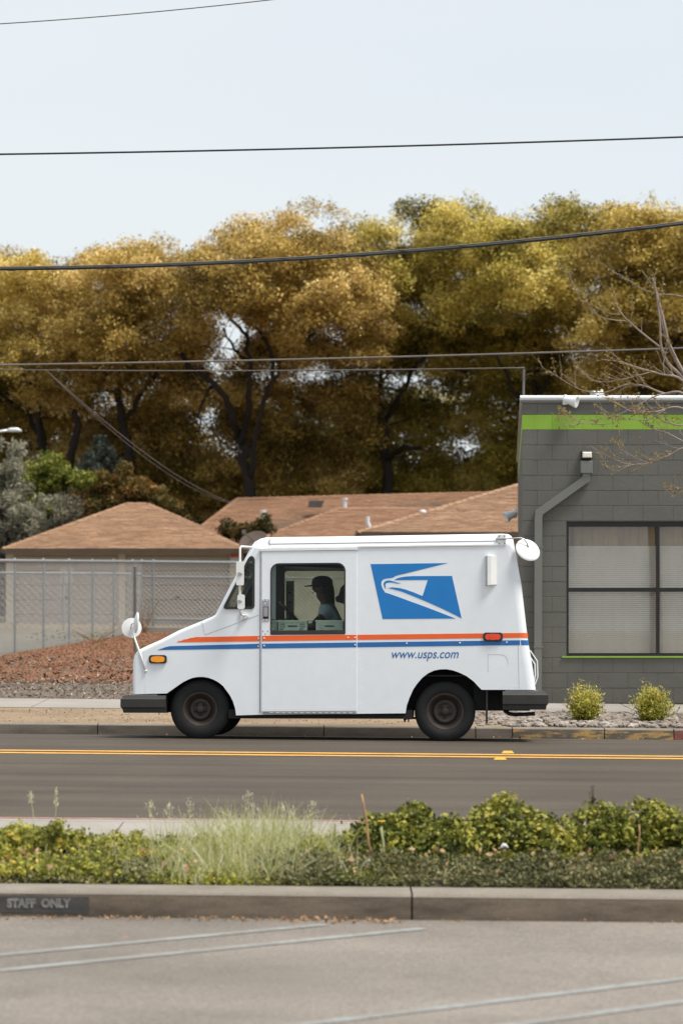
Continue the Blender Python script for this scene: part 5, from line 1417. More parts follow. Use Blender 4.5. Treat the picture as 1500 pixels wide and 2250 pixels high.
# ------------------------------------------------------------------ tree row
tree('golden tree with several dark leaning trunks behind the grey green bush', -330, 150, 100,
     [(122, 1230, .30), (118, 1060, .27), (95, 960, .22), (72, 880, .17), (40, 800, .11)],
     [[(160, 1230, .26), (150, 1040, .24), (168, 950, .20), (160, 900, .17), (110, 860, .12), (60, 840, .08)], [(95, 960, .16), (50, 900, .12), (-10, 860, .09)], [(100, 1220, .2), (92, 1010, .18), (86, 930, .15), (96, 850, .10)]],
     M['gold'], 95, tone0=.56)
tree('broad tan golden tree with wide arching limbs left of the sky gap in the foliage', 110, 450, 98,
     [(300, 1230, .3), (290, 1050, .26), (270, 920, .22), (255, 840, .17), (240, 760, .12)],
     [[(270, 920, .17), (330, 840, .12), (370, 780, .08)], [(255, 840, .14), (190, 770, .1), (120, 720, .07)], [(240, 760, .1), (260, 680, .07), (300, 620, .05)]],
     M['tanleaf'], 262, tone0=.5)
tree('large tan to golden tree with a black forked trunk standing in the sky gap', 430, 800, 96,
     [(556, 1230, .36), (549, 1090, .32), (540, 1020, .28), (528, 960, .25)],
     [[(528, 960, .2), (508, 900, .17), (470, 845, .15), (425, 812, .13), (395, 780, .115), (340, 745, .09), (280, 700, .06)], [(532, 975, .2), (545, 890, .16), (547, 800, .13), (540, 740, .10), (500, 690, .08), (470, 655, .05)],
      [(548, 1060, .18), (566, 930, .13), (600, 840, .12), (592, 760, .10), (558, 715, .085), (530, 700, .06)], [(540, 790, .10), (510, 760, .07), (490, 720, .05)], [(470, 845, .10), (440, 900, .06), (436, 950, .04)], [(600, 840, .1), (640, 760, .08), (690, 700, .05)]],
     M['tanleaf'], 545, tone0=.47)
tree('bright olive gold tree with a high rounded crown over the long house roof', 780, 1090, 101,
     [(860, 1230, .36), (852, 1080, .32), (846, 1000, .26), (842, 940, .2), (830, 860, .15)],
     [[(846, 1010, .2), (885, 985, .14), (925, 985, .08)], [(842, 940, .17), (880, 860, .13), (930, 780, .09), (960, 700, .06)], [(830, 860, .12), (850, 760, .09), (880, 660, .06)]],
     M['olive'], 870, tone0=.52)
tree('yellow olive tree behind the left corner of the block building', 1070, 1320, 98,
     [(1195, 1230, .32), (1190, 1050, .27), (1180, 930, .2), (1170, 820, .14)],
     [[(1180, 930, .16), (1120, 850, .1), (1090, 780, .07)], [(1175, 880, .15), (1240, 780, .1), (1280, 700, .06)], [(1170, 820, .12), (1180, 700, .08), (1190, 600, .05)]],
     M['olive'], 1190, tone0=.5)
tree('golden tree with an orange tinge rising behind the block building roof', 1290, 1900, 95,
     [(1425, 1230, .34), (1420, 1000, .28), (1412, 860, .2), (1405, 760, .14)],
     [[(1412, 860, .16), (1350, 780, .1), (1320, 700, .06)], [(1412, 840, .15), (1480, 760, .1), (1520, 680, .06)], [(1405, 760, .12), (1410, 650, .08), (1415, 570, .05)]],
     M['gold'], 1420, tone0=.5)
grow_trees()
# dark thicket under the crowns
rs = np.random.RandomState(77); P_, T_ = [], []
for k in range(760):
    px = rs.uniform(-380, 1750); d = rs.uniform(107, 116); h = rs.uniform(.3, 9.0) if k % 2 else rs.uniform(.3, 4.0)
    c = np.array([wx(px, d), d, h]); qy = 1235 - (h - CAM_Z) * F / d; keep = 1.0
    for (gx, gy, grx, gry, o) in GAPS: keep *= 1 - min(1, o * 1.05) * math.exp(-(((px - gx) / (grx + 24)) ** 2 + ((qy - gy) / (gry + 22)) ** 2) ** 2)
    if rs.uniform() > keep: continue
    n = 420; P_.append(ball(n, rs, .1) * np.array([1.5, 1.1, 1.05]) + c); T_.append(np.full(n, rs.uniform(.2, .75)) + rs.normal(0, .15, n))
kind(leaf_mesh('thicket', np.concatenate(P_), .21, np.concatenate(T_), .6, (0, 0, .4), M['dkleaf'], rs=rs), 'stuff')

# ------------------------------------------------------------------ shrubs by the garage
def shrub(name, label, blobs, d, lm, leaf, per, seed, cat='shrub', group=None, nb=(0, 0, .5), aspect=.5, tone0=.5, clump=.35, upw=0.0, base=None):
    rs = np.random.RandomState(seed); r = random.Random(seed); k_ = d / F
    bx = sum(b[0] for b in blobs) / len(blobs); zb = gz(wx(bx, d), d) if base is None else base
    root = thing(name, label, cat, (wx(bx, d), d, zb), group); mb = MB(); P_, T_, S_ = [], [], []
    for (px, py, rx, ry) in blobs:
        c = np.array(W(px, py, d + rs.uniform(-.4, .4))); R = np.array([rx * k_, .5 * (rx + ry) * k_, ry * k_]); nc = max(6, int(1.3 * R[0] * R[2] / clump ** 2 * 2.4))
        cen = ball(nc, rs, .3) * R + c
        for q in cen:
            n = per; P_.append(ball(n, rs, .05) * np.array([clump, clump, clump * .8]) + q); T_.append(np.full(n, tone0 + rs.normal(0, .12)) + rs.normal(0, .15, n) + upw * (q[2] - c[2]) / R[2] * 0); S_.append(rs.uniform(.6, 1.3, n) * leaf)
        for q in cen[::max(1, nc // 8)]:
            mb.tube(curve_pts((root.location.x + r.uniform(-.2, .2), d, zb), Vector(q), .15, 4, r), [.05 * min(1, d / 60), .04 * min(1, d / 60), .03 * min(1, d / 60), .02 * min(1, d / 60), .01 * min(1, d / 60)], 5, False)
    mb.build('stems', M['bark'], root, True)
    leaf_mesh('foliage', np.concatenate(P_), np.concatenate(S_), np.concatenate(T_), aspect, nb, lm, root, root.location, rs=rs)
    return root
shrub('bush', 'tall grey green bush below the street lamp', [(15, 1010, 45, 45), (-30, 1060, 70, 70), (30, 1110, 62, 60), (60, 1150, 40, 40), (0, 1180, 70, 40)], 80, M['greygreen'], .22, 130, 201, aspect=.22, tone0=.55)
shrub('bush', 'dark grey green mounded bush against the garage roof slope', [(140, 1120, 38, 32), (110, 1150, 40, 30), (150, 1150, 30, 25)], 78, M['greygreen'], .2, 130, 202, aspect=.2, tone0=.22)
shrub('bush', 'fresh green bush with bright leaf tips above the garage', [(110, 1030, 42, 32), (70, 1055, 40, 32), (150, 1060, 35, 28), (175, 1055, 18, 24), (100, 1090, 50, 32)], 83, M['freshgreen'], .17, 150, 203, tone0=.52)
shrub('bush', 'rusty red tipped bush directly behind the garage ridge', [(215, 1075, 50, 38), (270, 1058, 55, 32), (300, 1090, 55, 36), (180, 1110, 50, 30), (340, 1105, 50, 34), (250, 1110, 60, 30)], 85, M['redbush'], .16, 150, 204, tone0=.62)
# blue grey conifer
root = thing('conifer', 'dim blue grey conifer behind the rusty bush', 'tree', (wx(222, 90), 90, 0)); rs = np.random.RandomState(31); P_, T_, D_ = [], [], []
mb = MB(); mb.tube([W(222, 1235, 90), W(222, 955, 90)], [.14, .02], 7); mb.build('trunk', M['bark'], root, True)
for k in range(110):
    u_ = k / 110.0; z = wz(1110, 90) + (wz(962, 90) - wz(1110, 90)) * u_; rad = 1.9 * (1 - u_) + .1; a_ = rs.uniform(0, 6.28); n = 70
    f = rs.uniform(0, 1, n); p = np.stack([wx(222, 90) + np.cos(a_) * rad * f, 90 + np.sin(a_) * rad * f, z - .25 * rad * f + .35 * rad * f * f], 1) + rs.normal(0, .06, (n, 3)); P_.append(p); T_.append(rs.normal(.5, .2, n))
leaf_mesh('crown', np.concatenate(P_), .16, np.concatenate(T_), .3, (0, 0, .3), M['conifer'], root, root.location, rs=rs)
shrub('bush', 'small dark green bush growing at the long roof beside the white bent pipe', [(505, 1160, 26, 22), (530, 1168, 30, 20), (560, 1160, 30, 20), (588, 1152, 16, 20), (545, 1175, 40, 22)], 75.5, M['dkleaf'], .12, 110, 206, tone0=.6, clump=.22)
# dry weeds by the fence corner
def twigs(name, label, c, n, h, spread, m, seed, cat='weed', r0=.008, group=None):
    r = random.Random(seed); c = Vector(c); mb = MB()
    for k in range(n):
        tip = c + Vector((r.uniform(-spread, spread), r.uniform(-spread, spread), h * r.uniform(.5, 1))); pts = curve_pts(c + Vector((r.uniform(-.1, .1) * spread, 0, -.02)), tip, .15, 4, r); mb.tube(pts, [r0, r0 * .9, r0 * .7, r0 * .5, r0 * .3], 4, False)
        for j in range(3):
            p = pts[r.randint(2, 4)]; mb.tube([p, p + Vector((r.uniform(-.25, .25), r.uniform(-.25, .25), r.uniform(.05, .3))) * h * .5], [r0 * .5, r0 * .2], 3, False)
    return at_origin(tag(mb.build(name, m, None, True), label, cat, group), c)
M['dryweed'] = pm('dry_weed', (.24, .15, .085), .9, .2, 6)
twigs('dry_weed', 'brown dry weed standing at the fence corner above the round mirror', W(318, 1388, 62), 22, .85, .4, M['dryweed'], 5, r0=.007)
twigs('dry_weed', 'low brown dry weed at the foot of the fence posts', W(215, 1412, 54), 22, .42, .8, M['dryweed'], 6, r0=.006)

# bark and debris chips
rs = np.random.RandomState(9)
def chips(name, n, xr, dr, m, size, seed, keep=None, lift=.012, tone=(.5, .25)):
    rs = np.random.RandomState(seed); x = rs.uniform(*xr, n); d = rs.uniform(*dr, n)
    if keep is not None: k_ = keep(x, d); x, d = x[k_], d[k_]
    z = np.array([gz(a_, b_) for a_, b_ in zip(x, d)]) + rs.uniform(.004, lift * 2.2, len(x))
    return kind(leaf_mesh(name, np.stack([x, d, z], 1), rs.uniform(.5, 1.4, len(x)) * size, rs.normal(tone[0], tone[1], len(x)), .4, (0, 0, 2.2), m, rs=rs), 'stuff')
inside = lambda x, d: (x > -7.42 + .0859 * (d - 37.2) + .1) & (x < 2.2)
chips('bark_chips', 75000, (-7.5, 2.2), (36.4, 62), M['chips'], .042, 41, inside, .010, (.5, .17))
chips('dead_leaves', 7500, (-9, 2.2), (32.3, 37.4), M['chipsgrey'], .055, 42, None, .012, (.45, .25))
chips('dead_leaves', 1500, (-7, 2.2), (36.5, 46), M['chipsgrey'], .10, 44, inside, .03, (.35, .25))
chips('ground_litter', 1500, (-6, 1.9), (27.85, 30.2), M['chipsgrey'], .03, 43, None, .006, (.7, .2))
# weeds on the strip
rs = np.random.RandomState(14); P_, T_ = [], []
for (px, py, d, n, sp) in ((150, 1397, 56, 120, 1.2), (330, 1408, 48, 40, .4)):
    c = np.array(W(px, py, d)); c[2] = gz(c[0], c[1]) + .1; P_.append(ball(n, rs, 0) * np.array([sp, .3, .16]) + c); T_.append(rs.normal(.4, .2, n))
kind(leaf_mesh('low_weeds', np.concatenate(P_), .09, np.concatenate(T_), .35, (0, 0, .5), M['freshgreen'], rs=rs), 'stuff')

# gravel stones on the far verge
def rock_mesh(seed, m):
    r = random.Random(seed); bm_ = bmesh.new(); bmesh.ops.create_icosphere(bm_, subdivisions=1, radius=1)
    for v in bm_.verts: v.co = v.co * r.uniform(.72, 1.15); v.co.z *= .6; v.co.y *= .8
    me = bpy.data.meshes.new('stone'); bm_.to_mesh(me); bm_.free(); me.materials.append(m); return me
M['stone2'] = pm('brown_rock', (.24, .18, .14), .9, .35, 9, fine=.2)
M['stone3'] = pm('pale_rock', (.40, .355, .315), .9, .2, 9, fine=.2)
RM = [rock_mesh(k, (M['stone'], M['stone2'], M['stone3'], M['stone'])[k % 4]) for k in range(8)]
r = random.Random(8); cand = []
for k in range(1500):
    x, d = r.uniform(1.35, 5.6), r.uniform(27.83, 30.25)
    if x < 1.95 and r.random() > (x - 1.35) / .6: continue
    cand.append((r.uniform(.028, .075), x, d))
cand.sort(key=lambda c: -c[0])
for s_, x, d in cand[:290]:
    o = bpy.data.objects.new('stone', RM[r.randrange(8)]); COL.objects.link(o); o.parent = grav
    o.location = (x, d, gz(x, d) + .012); o.scale = (s_ * r.uniform(.8, 1.3), s_, s_ * r.uniform(.7, 1.1)); o.rotation_euler = (r.uniform(-.3, .3), r.uniform(-.3, .3), r.uniform(0, 6.28))
mb = MB()
src = [([tuple(v.co) for v in m_.vertices], [tuple(p.vertices) for p in m_.polygons]) for m_ in RM]
for s_, x, d in cand[290:]:
    vs, fs = src[r.randrange(8)]; a_ = r.uniform(0, 6.28); ca, sa = math.cos(a_) * s_, math.sin(a_) * s_
    mb.add([(x + v[0] * ca - v[1] * sa, d + v[0] * sa + v[1] * ca, gz(x, d) + .006 + v[2] * s_) for v in vs], fs)
kind(mb.build('small_stones', M['stone'], grav), 'stuff')

# nandina shrubs
def nandina(px, pyb, label, seed, w_, h_):
    d = 28.75; x = wx(px, d); zb = gz(x, d); rs = np.random.RandomState(seed); r = random.Random(seed)
    root = thing('shrub', label, 'shrub', (x, d, zb), 'yellow green shrubs in the stone strip'); mb = MB(); P_, T_, S_, D_ = [], [], [], []
    for k in range(130):
        a_ = r.uniform(0, 6.28); e = r.uniform(.15, 1.0) ** .7; el = r.uniform(.12, 1.45)
        tip = Vector((x + math.cos(a_) * math.cos(el) * w_ * e, d + math.sin(a_) * math.cos(el) * w_ * e, zb + .06 + h_ * math.sin(el) * e * r.uniform(.85, 1.08)))
        st_ = Vector((x + r.uniform(-.07, .07), d + r.uniform(-.07, .07), zb)); pts = curve_pts(st_, tip, .12, 4, r)
        if k % 2 == 0: mb.tube(pts, [.006, .005, .004, .003, .002], 4, False)
        n = 34; f = rs.uniform(.35, 1.06, n); base_ = np.array([st_.lerp(tip, min(1.06, v)) if v < 1 else tip + (tip - st_) * (v - 1) for v in f]); P_.append(base_ + rs.normal(0, .032, (n, 3)))
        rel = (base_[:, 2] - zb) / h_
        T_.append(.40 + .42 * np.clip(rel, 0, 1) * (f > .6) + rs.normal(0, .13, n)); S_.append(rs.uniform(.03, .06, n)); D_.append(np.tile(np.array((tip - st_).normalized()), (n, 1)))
    mb.build('stems', M['dryweed'], root, True)
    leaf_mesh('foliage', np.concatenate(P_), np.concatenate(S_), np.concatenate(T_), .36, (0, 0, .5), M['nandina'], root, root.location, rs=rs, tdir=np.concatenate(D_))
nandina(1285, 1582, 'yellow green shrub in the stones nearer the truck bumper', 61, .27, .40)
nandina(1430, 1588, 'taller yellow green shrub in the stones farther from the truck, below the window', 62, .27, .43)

# ------------------------------------------------------------------ bare tree with buds (trunk just outside the picture)
TD = 29.6
bt = thing('bare_tree', 'bare budding tree with grey brown branches in front of the block building', 'tree', (wx(1585, TD), TD, gz(4.6, TD)))
r = random.Random(21); mb = MB(); buds = []
def branch(px, r0, r1, dd=0.0, twig=1.0, level=0, n=5):
    """px: pixel polyline at distance TD + dd"""
    ctrl = [W(p[0], p[1], TD + (p[2] if len(p) > 2 else dd)) for p in px]; pts = []
    m_ = len(ctrl)
    for i in range(m_ - 1):
        p0, p1, p2, p3 = ctrl[max(i - 1, 0)], ctrl[i], ctrl[i + 1], ctrl[min(i + 2, m_ - 1)]
        for j in range(n):
            t_ = j / n; pts.append(.5 * ((2 * p1) + (p2 - p0) * t_ + (2 * p0 - 5 * p1 + 4 * p2 - p3) * t_ * t_ + (3 * p1 - p0 - 3 * p2 + p3) * t_ ** 3))
    pts.append(ctrl[-1]); N = len(pts)
    mb.tube(pts, [r0 + (r1 - r0) * k / (N - 1) for k in range(N)], 6)
    if twig > 0:
        cnt = int(twig * N * .55)
        for c in range(cnt):
            i = r.randint(int(N * .25), N - 1); p = pts[i]; t_ = (pts[min(i + 1, N - 1)] - pts[max(i - 1, 0)]).normalized()
            dv = (t_ * r.uniform(.3, 1.1) + Vector((r.uniform(-.5, .5), r.uniform(-.7, .7), r.uniform(-.15, .9)))).normalized(); l_ = r.uniform(.12, .42)
            rr_ = max(.0028, (r0 + (r1 - r0) * i / (N - 1)) * .42); q = [p]
            for s_ in range(4):
                dv = (dv + Vector((r.gauss(0, .13), r.gauss(0, .13), r.gauss(.05, .13)))).normalized(); q.append(q[-1] + dv * l_ / 4)
            mb.tube(q, [rr_, rr_ * .8, rr_ * .65, rr_ * .5, rr_ * .35], 4, False)
            for v in q[1:]:
                for _ in range(r.randint(0, 2)): buds.append(v + Vector((r.gauss(0, .012), r.gauss(0, .012), r.gauss(0, .012))))
            if r.random() < .5:
                dv2 = (dv + Vector((r.uniform(-.7, .7), r.uniform(-.5, .5), r.uniform(-.2, .7)))).normalized(); q2 = [q[2], q[2] + dv2 * l_ * .25, q[2] + dv2 * l_ * .5]
                mb.tube(q2, [rr_ * .6, rr_ * .45, rr_ * .3], 4, False); buds.append(q2[2]); buds.append(q2[1])
        for i in range(N // 2, N):
            if r.random() < .5: buds.append(pts[i] + Vector((r.gauss(0, .015), 0, r.gauss(0, .015))))
mb.tube([(wx(1585, TD), TD, gz(4.6, TD) - .1), W(1583, 1450, TD), W(1580, 1250, TD), W(1572, 1060, TD), W(1560, 930, TD)], [.11, .095, .085, .08, .07], 10)
S0 = (1560, 930)
branch([S0, (1500, 820), (1470, 760), (1455, 700), (1440, 640), (1432, 610)], .03, .012, twig=.35)
branch([S0, (1500, 833), (1468, 800), (1452, 765), (1450, 735), (1425, 752)][:5], .028, .013, twig=.2)
branch([(1452, 765), (1420, 740), (1390, 715), (1365, 690), (1352, 665)], .013, .006, twig=.5)
branch([(1378, 706), (1330, 700), (1300, 684), (1270, 650), (1247, 595)], .007, .003, twig=.9)
branch([(1365, 690), (1335, 688), (1310, 662)], .005, .002, twig=.6)
branch([(1450, 745), (1448, 700), (1442, 655), (1437, 620)], .013, .006, -.2, twig=.5)
branch([(1530, 660, .1), (1480, 648), (1440, 645), (1400, 630), (1370, 608), (1345, 598)], .007, .003, twig=.5)
branch([S0, (1500, 838), (1450, 822), (1400, 808), (1360, 795), (1320, 790)], .018, .005, -.3, twig=.9)
branch([(1430, 817), (1400, 825), (1355, 836), (1310, 838), (1275, 815), (1258, 785)], .008, .003, -.2, twig=1.1)
branch([S0, (1500, 865), (1460, 865), (1420, 850), (1400, 846), (1370, 846), (1330, 862), (1280, 858), (1240, 838), (1205, 815)], .016, .003, -.1, twig=.9)
branch([(1400, 846), (1375, 850), (1355, 865)], .009, .005, -.1, twig=.2)
branch([S0, (1490, 895), (1440, 905), (1390, 905), (1360, 890), (1330, 875)], .014, .004, -.4, twig=1.0)
branch([(1480, 860), (1440, 870), (1400, 890), (1360, 910), (1320, 920), (1280, 928), (1245, 940)], .009, .002, -.3, twig=.8)
branch([(1460, 900), (1420, 922), (1370, 920), (1330, 932), (1295, 930), (1250, 917)], .007, .002, -.5, twig=.8)
branch([S0, (1510, 935), (1470, 930), (1430, 910)], .012, .005, -.5, twig=.8)
branch([(1570, 1000), (1510, 975), (1470, 955), (1430, 940), (1405, 925)], .014, .004, -.4, twig=.9)
branch([(1572, 1030), (1510, 985), (1470, 1000), (1425, 1018), (1380, 1020), (1340, 1005), (1295, 980)], .012, .0025, -.5, twig=.9)
branch([(1425, 1018), (1390, 1003), (1360, 985), (1365, 972)], .005, .002, -.5, twig=.5)
branch([(1425, 1018), (1385, 1022), (1350, 1035), (1320, 1018)], .005, .002, -.6, twig=.6)
branch([(1574, 1100), (1530, 1075), (1500, 1078), (1475, 1095)], .008, .003, -.4, twig=.9)
branch([(1470, 955), (1462, 930), (1458, 905)], .004, .002, -.4, twig=.5)
for k in range(7):      # limbs on the side away from the picture
    a_ = r.uniform(-.9, 1.1); p = (1572 - k * 2, 1040 - k * 18)
    branch([p, (1640 + 20 * k, 930 - 35 * k, a_), (1720 + 15 * k, 850 - 45 * k, a_ * 2)], .026, .006, twig=.6)
mb.build('trunk', M['twig'], bt, True)
bp = np.array([tuple(v) for v in buds]); rs = np.random.RandomState(4)
M['bud'] = leafmat('leaf_buds', [(0, (.16, .09, .03)), (.5, (.30, .20, .055)), (1, (.46, .40, .09))], trans=.3)
bp = np.repeat(bp, 3, 0) + rs.normal(0, .010, (len(bp) * 3, 3))
leaf_mesh('buds', bp, rs.uniform(.016, .036, len(bp)), rs.normal(.5, .25, len(bp)), .6, (0, 0, .3), M['bud'], bt, bt.location, rs=rs)

# ------------------------------------------------------------------ planting bed in front
def bedz(x, d): return gz(x, d) - .02
rs = np.random.RandomState(51)
def bed_shrub(px, py, rx, ry, d, label, seed, lm=None, leaf=.040, tone0=.42, depth=.30):
    """a mounded shrub whose top is at photo height py - ry"""
    rs = np.random.RandomState(seed); r = random.Random(seed); k_ = d / F; lm = lm or M['hedge']
    x = wx(px, d); zb = bedz(x, d); top = wz(py - ry, d); H = top - zb; root = thing('shrub', label, 'shrub', (x, d, zb), 'mounded green shrubs in the planting bed')
    mb = MB(); P_, T_, S_, D_ = [], [], [], []
    nsh = int(165 * (rx * k_ / .3) * (H / .35)); R = rx * k_
    for k in range(nsh):
        a_ = r.uniform(0, 6.28); rho = math.sqrt(r.random()); px_, py_ = math.cos(a_) * rho, math.sin(a_) * rho
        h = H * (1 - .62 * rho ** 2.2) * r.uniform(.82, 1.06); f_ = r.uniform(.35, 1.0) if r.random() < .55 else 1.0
        tip = Vector((x + px_ * R * (1.05), d + py_ * depth, zb + h * f_)); st_ = Vector((x + px_ * R * .6, d + py_ * depth * .6, zb))
        if k % 3 == 0: mb.tube(curve_pts(st_, tip, .1, 3, r), [.004, .0035, .003, .002], 4, False)
        n = 19; cl = ball(n, rs, .1) * np.array([.06, .06, .045]) + np.array(tip); P_.append(cl)
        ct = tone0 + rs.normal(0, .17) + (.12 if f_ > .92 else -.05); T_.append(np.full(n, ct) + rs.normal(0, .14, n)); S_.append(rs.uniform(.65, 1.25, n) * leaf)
    mb.build('stems', M['bark'], root, True)
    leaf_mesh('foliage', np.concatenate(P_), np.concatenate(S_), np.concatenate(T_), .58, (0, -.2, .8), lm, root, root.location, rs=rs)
bed_shrub(842, 1850, 92, 52, 15.75, 'rounded dark green shrub at the end of the hedge beside the boulder', 301)
bed_shrub(915, 1850, 80, 78, 15.95, 'green shrub with upright shoots, second from the boulder', 302)
bed_shrub(1000, 1860, 70, 58, 15.7, 'low green shrub in the dip before the tallest shrub', 303, tone0=.45)
bed_shrub(1110, 1850, 92, 98, 15.95, 'tallest rounded green shrub with yellow tips', 304, tone0=.54)
bed_shrub(1205, 1865, 72, 68, 15.75, 'lower green shrub next past the tallest one', 305, tone0=.5)
bed_shrub(1320, 1860, 90, 92, 15.9, 'dark rounded green shrub behind the brown stalk', 306, tone0=.44)
bed_shrub(1420, 1855, 85, 92, 15.95, 'dense green shrub just past the brown stalk', 307, tone0=.52)
bed_shrub(1510, 1860, 80, 80, 15.8, 'green shrub cut off by the edge of the photo', 308, tone0=.5)
bed_shrub(1610, 1855, 90, 85, 15.9, 'green shrub beyond the edge of the photo, next to the cut off one', 309)
bed_shrub(1740, 1860, 95, 75, 15.8, 'last low green shrub beyond the edge of the photo', 310)
# ground cover
from mathutils.noise import noise as pnoise
def cover(name, lm, xr, dr, n, hfun, leaf, seed, tone0=.5, keep=None):
    rs = np.random.RandomState(seed); r = random.Random(seed); P_, T_, S_ = [], [], []
    for k in range(n):
        x, d = rs.uniform(*xr), rs.uniform(*dr)
        if keep and not keep(x, d, r): continue
        h = hfun(x, d) * rs.uniform(.45, 1.15) * (.95 + .75 * pnoise((x * 3.1, d * 3.1, 1.7 + seed))); z = bedz(x, d) + h; c = 14
        P_.append(ball(c, rs, .05) * np.array([.05, .05, .028]) + np.array([x, d, z])); T_.append(np.full(c, tone0 + .22 * pnoise((x * 2.2, d * 2.2, 7.0)) + rs.normal(0, .15)) + rs.normal(0, .15, c)); S_.append(rs.uniform(.6, 1.3, c) * leaf)
    return kind(leaf_mesh(name, np.concatenate(P_), np.concatenate(S_), np.concatenate(T_), .55, (0, -.1, .9), lm, rs=rs), 'stuff')
cover('ground_cover', M['cover'], (-.55, 4.2), (14.78, 15.45), 2900, lambda x, d: .05 + .06 * min(1, (d - 14.72) / .5), .027, 401, .45)
cover('ground_cover', M['cover'], (-4.0, -1.2), (14.78, 15.15), 1100, lambda x, d: .04 + .05 * min(1, (d - 14.72) / .5), .026, 402, .55)
cover('ground_cover', M['covery'], (-4.0, -1.35), (14.85, 16.1), 2800, lambda x, d: .06 + .13 * math.exp(-((d - 15.6) / .35) ** 2) * (1.0 if x < -1.62 else .55), .036, 403, .42)
cover('ground_cover', M['covery'], (-1.6, .35), (14.8, 16.0), 1300, lambda x, d: .04 + .05 * (d - 14.8), .030, 404, .48)
cover('ground_cover', M['covery'], (-.3, 4.2), (15.35, 16.2), 1250, lambda x, d: .10, .032, 405, .42)
# bushy sprig and reddish sprig
shrub('sprig', 'leafy sprig rising above the yellowish ground cover before the pale pavement', [(118, 1835, 22, 20), (100, 1850, 18, 14), (130, 1818, 12, 14)], 15.7, M['covery'], .026, 40, 207, clump=.05, tone0=.4, base=-.05)
shrub('sprig', 'reddish brown sprig at the edge of the pale pavement', [(65, 1852, 12, 10), (45, 1852, 8, 7)], 15.9, M['dryleaf'], .022, 24, 208, clump=.04, tone0=.25, base=-.05)
# grass blades
def blades(name, specs, m, seed):
    """specs: list of (x, d, z, height, lean, width, tone)"""
    rs = np.random.RandomState(seed); V, T_ = [], []
    for (x, d, z, h, lean, w_, tone) in specs:
        a_ = rs.uniform(0, 6.28); ca = rs.uniform(-.6, .6); prev = np.array([x, d, z]); wd = np.array([math.cos(ca), math.sin(ca), 0]) * w_ * .5; n = 4; ld = np.array([math.cos(a_), math.sin(a_) * .5, 0]) * lean * h
        for k in range(n):
            u0, u1 = k / n, (k + 1) / n; p0 = np.array([x, d, z]) + ld * u0 ** 2 + np.array([0, 0, h * (u0 - .25 * lean * u0 ** 2)]); p1 = np.array([x, d, z]) + ld * u1 ** 2 + np.array([0, 0, h * (u1 - .25 * lean * u1 ** 2)])
            w0, w1 = (1 - u0 * .85), (1 - u1 * .85); V += [p0 - wd * w0, p0 + wd * w0, p1 + wd * w1, p1 - wd * w1]; T_.append(tone + .12 * u0 + rs.normal(0, .05))
    return kind(quad_mesh(name, np.array(V), np.array(T_), m, None), 'stuff')
rs = np.random.RandomState(71); sp = []
for k in range(3600):
    x = rs.normal(-.62, .52); d = rs.uniform(14.82, 16.1)
    if x > .12 or x < -1.7: continue
    dens = math.exp(-((x + .55) / .6) ** 2)
    if rs.uniform() > .25 + .75 * dens: continue
    h = rs.uniform(.10, .40) * (.6 + .5 * dens) * (1.0 if d > 15.1 else .65); sp.append((x, d, bedz(x, d), h, rs.uniform(0, 1.15), rs.uniform(.0035, .0085), rs.uniform(.1, .95)))
blades('wild_grass', sp, M['grass'], 72)
sp = []
for k in range(420):
    x = rs.uniform(-2.6, .9); d = rs.uniform(14.9, 16.2); sp.append((x, d, bedz(x, d), rs.uniform(.08, .22), rs.uniform(0, .8), rs.uniform(.004, .007), rs.uniform(.3, .95)))
blades('wild_grass', sp, M['grass'], 73)
# tall seed stalks
def seedstalk(px, py, d, label, seed, hw=.018, hl=.09, m=None, pb=None):
    r = random.Random(seed); rs = np.random.RandomState(seed); x = wx(px, d); top = W(px, py, d); base_ = Vector((wx(pb if pb else px + r.uniform(-6, 6), d), d, bedz(x, d))); root = thing('grass_stalk', label, 'grass stalk', base_, 'tall seeding grass stalks in the bed')
    mb = MB(); pts = curve_pts(base_, top, .06, 5, r); mb.tube(pts, [.0032, .003, .0028, .0025, .002, .0014], 5, False); mb.build('stem', m or M['grasstem'], root, True)
    hw *= 1.3; hl *= 1.35; n = 40; u_ = rs.uniform(0, 1, n); p = np.array(top)[None] + np.stack([rs.normal(0, hw, n) * (.35 + u_), rs.normal(0, hw, n) * (.35 + u_), hl * (.65 - u_ * 1.15)], 1)
    kind(leaf_mesh('seed_head', p, rs.uniform(.022, .044, n), rs.normal(.85, .15, n), .14, (0, 0, 0), M['grass'], root, root.location, rs=rs, tdir=np.tile(np.array([.15, 0, 1.0]), (n, 1))), 'stuff')
M['grasstem'] = pm('grass_stem', (.50, .52, .28), .7, .1, 9)
M['stalk'] = pm('dry_brown_stalk', (.42, .24, .12), .8, .15, 12)
seedstalk(68, 1752, 15.9, 'thin grass stalk with a small head by the pavement edge, farthest from the hedge', 81, .007, .05, pb=82)
seedstalk(124, 1753, 15.9, 'upright pale grass stalk above the leafy sprig', 82, .006, .07, pb=128)
seedstalk(330, 1783, 15.8, 'feathery pale seed head leaning over the pavement, first of the middle three', 83, .022, .08)
seedstalk(372, 1785, 15.9, 'slender grass head between two feathery seed heads', 84, .012, .07)
seedstalk(416, 1778, 15.8, 'stiff spiky pale seed head standing alone above the grass', 85, .016, .09)
seedstalk(547, 1762, 15.8, 'tallest green grass stalk with spreading blades', 86, .020, .09)
seedstalk(622, 1788, 15.7, 'nodding pale seed head, nearer the tallest stalk of a pair', 87, .014, .08)
seedstalk(645, 1792, 15.75, 'nodding pale seed head, nearer the boulder of a pair', 88, .014, .07)
seedstalk(686, 1782, 15.9, 'loose seed head bending towards the boulder', 89, .020, .08)
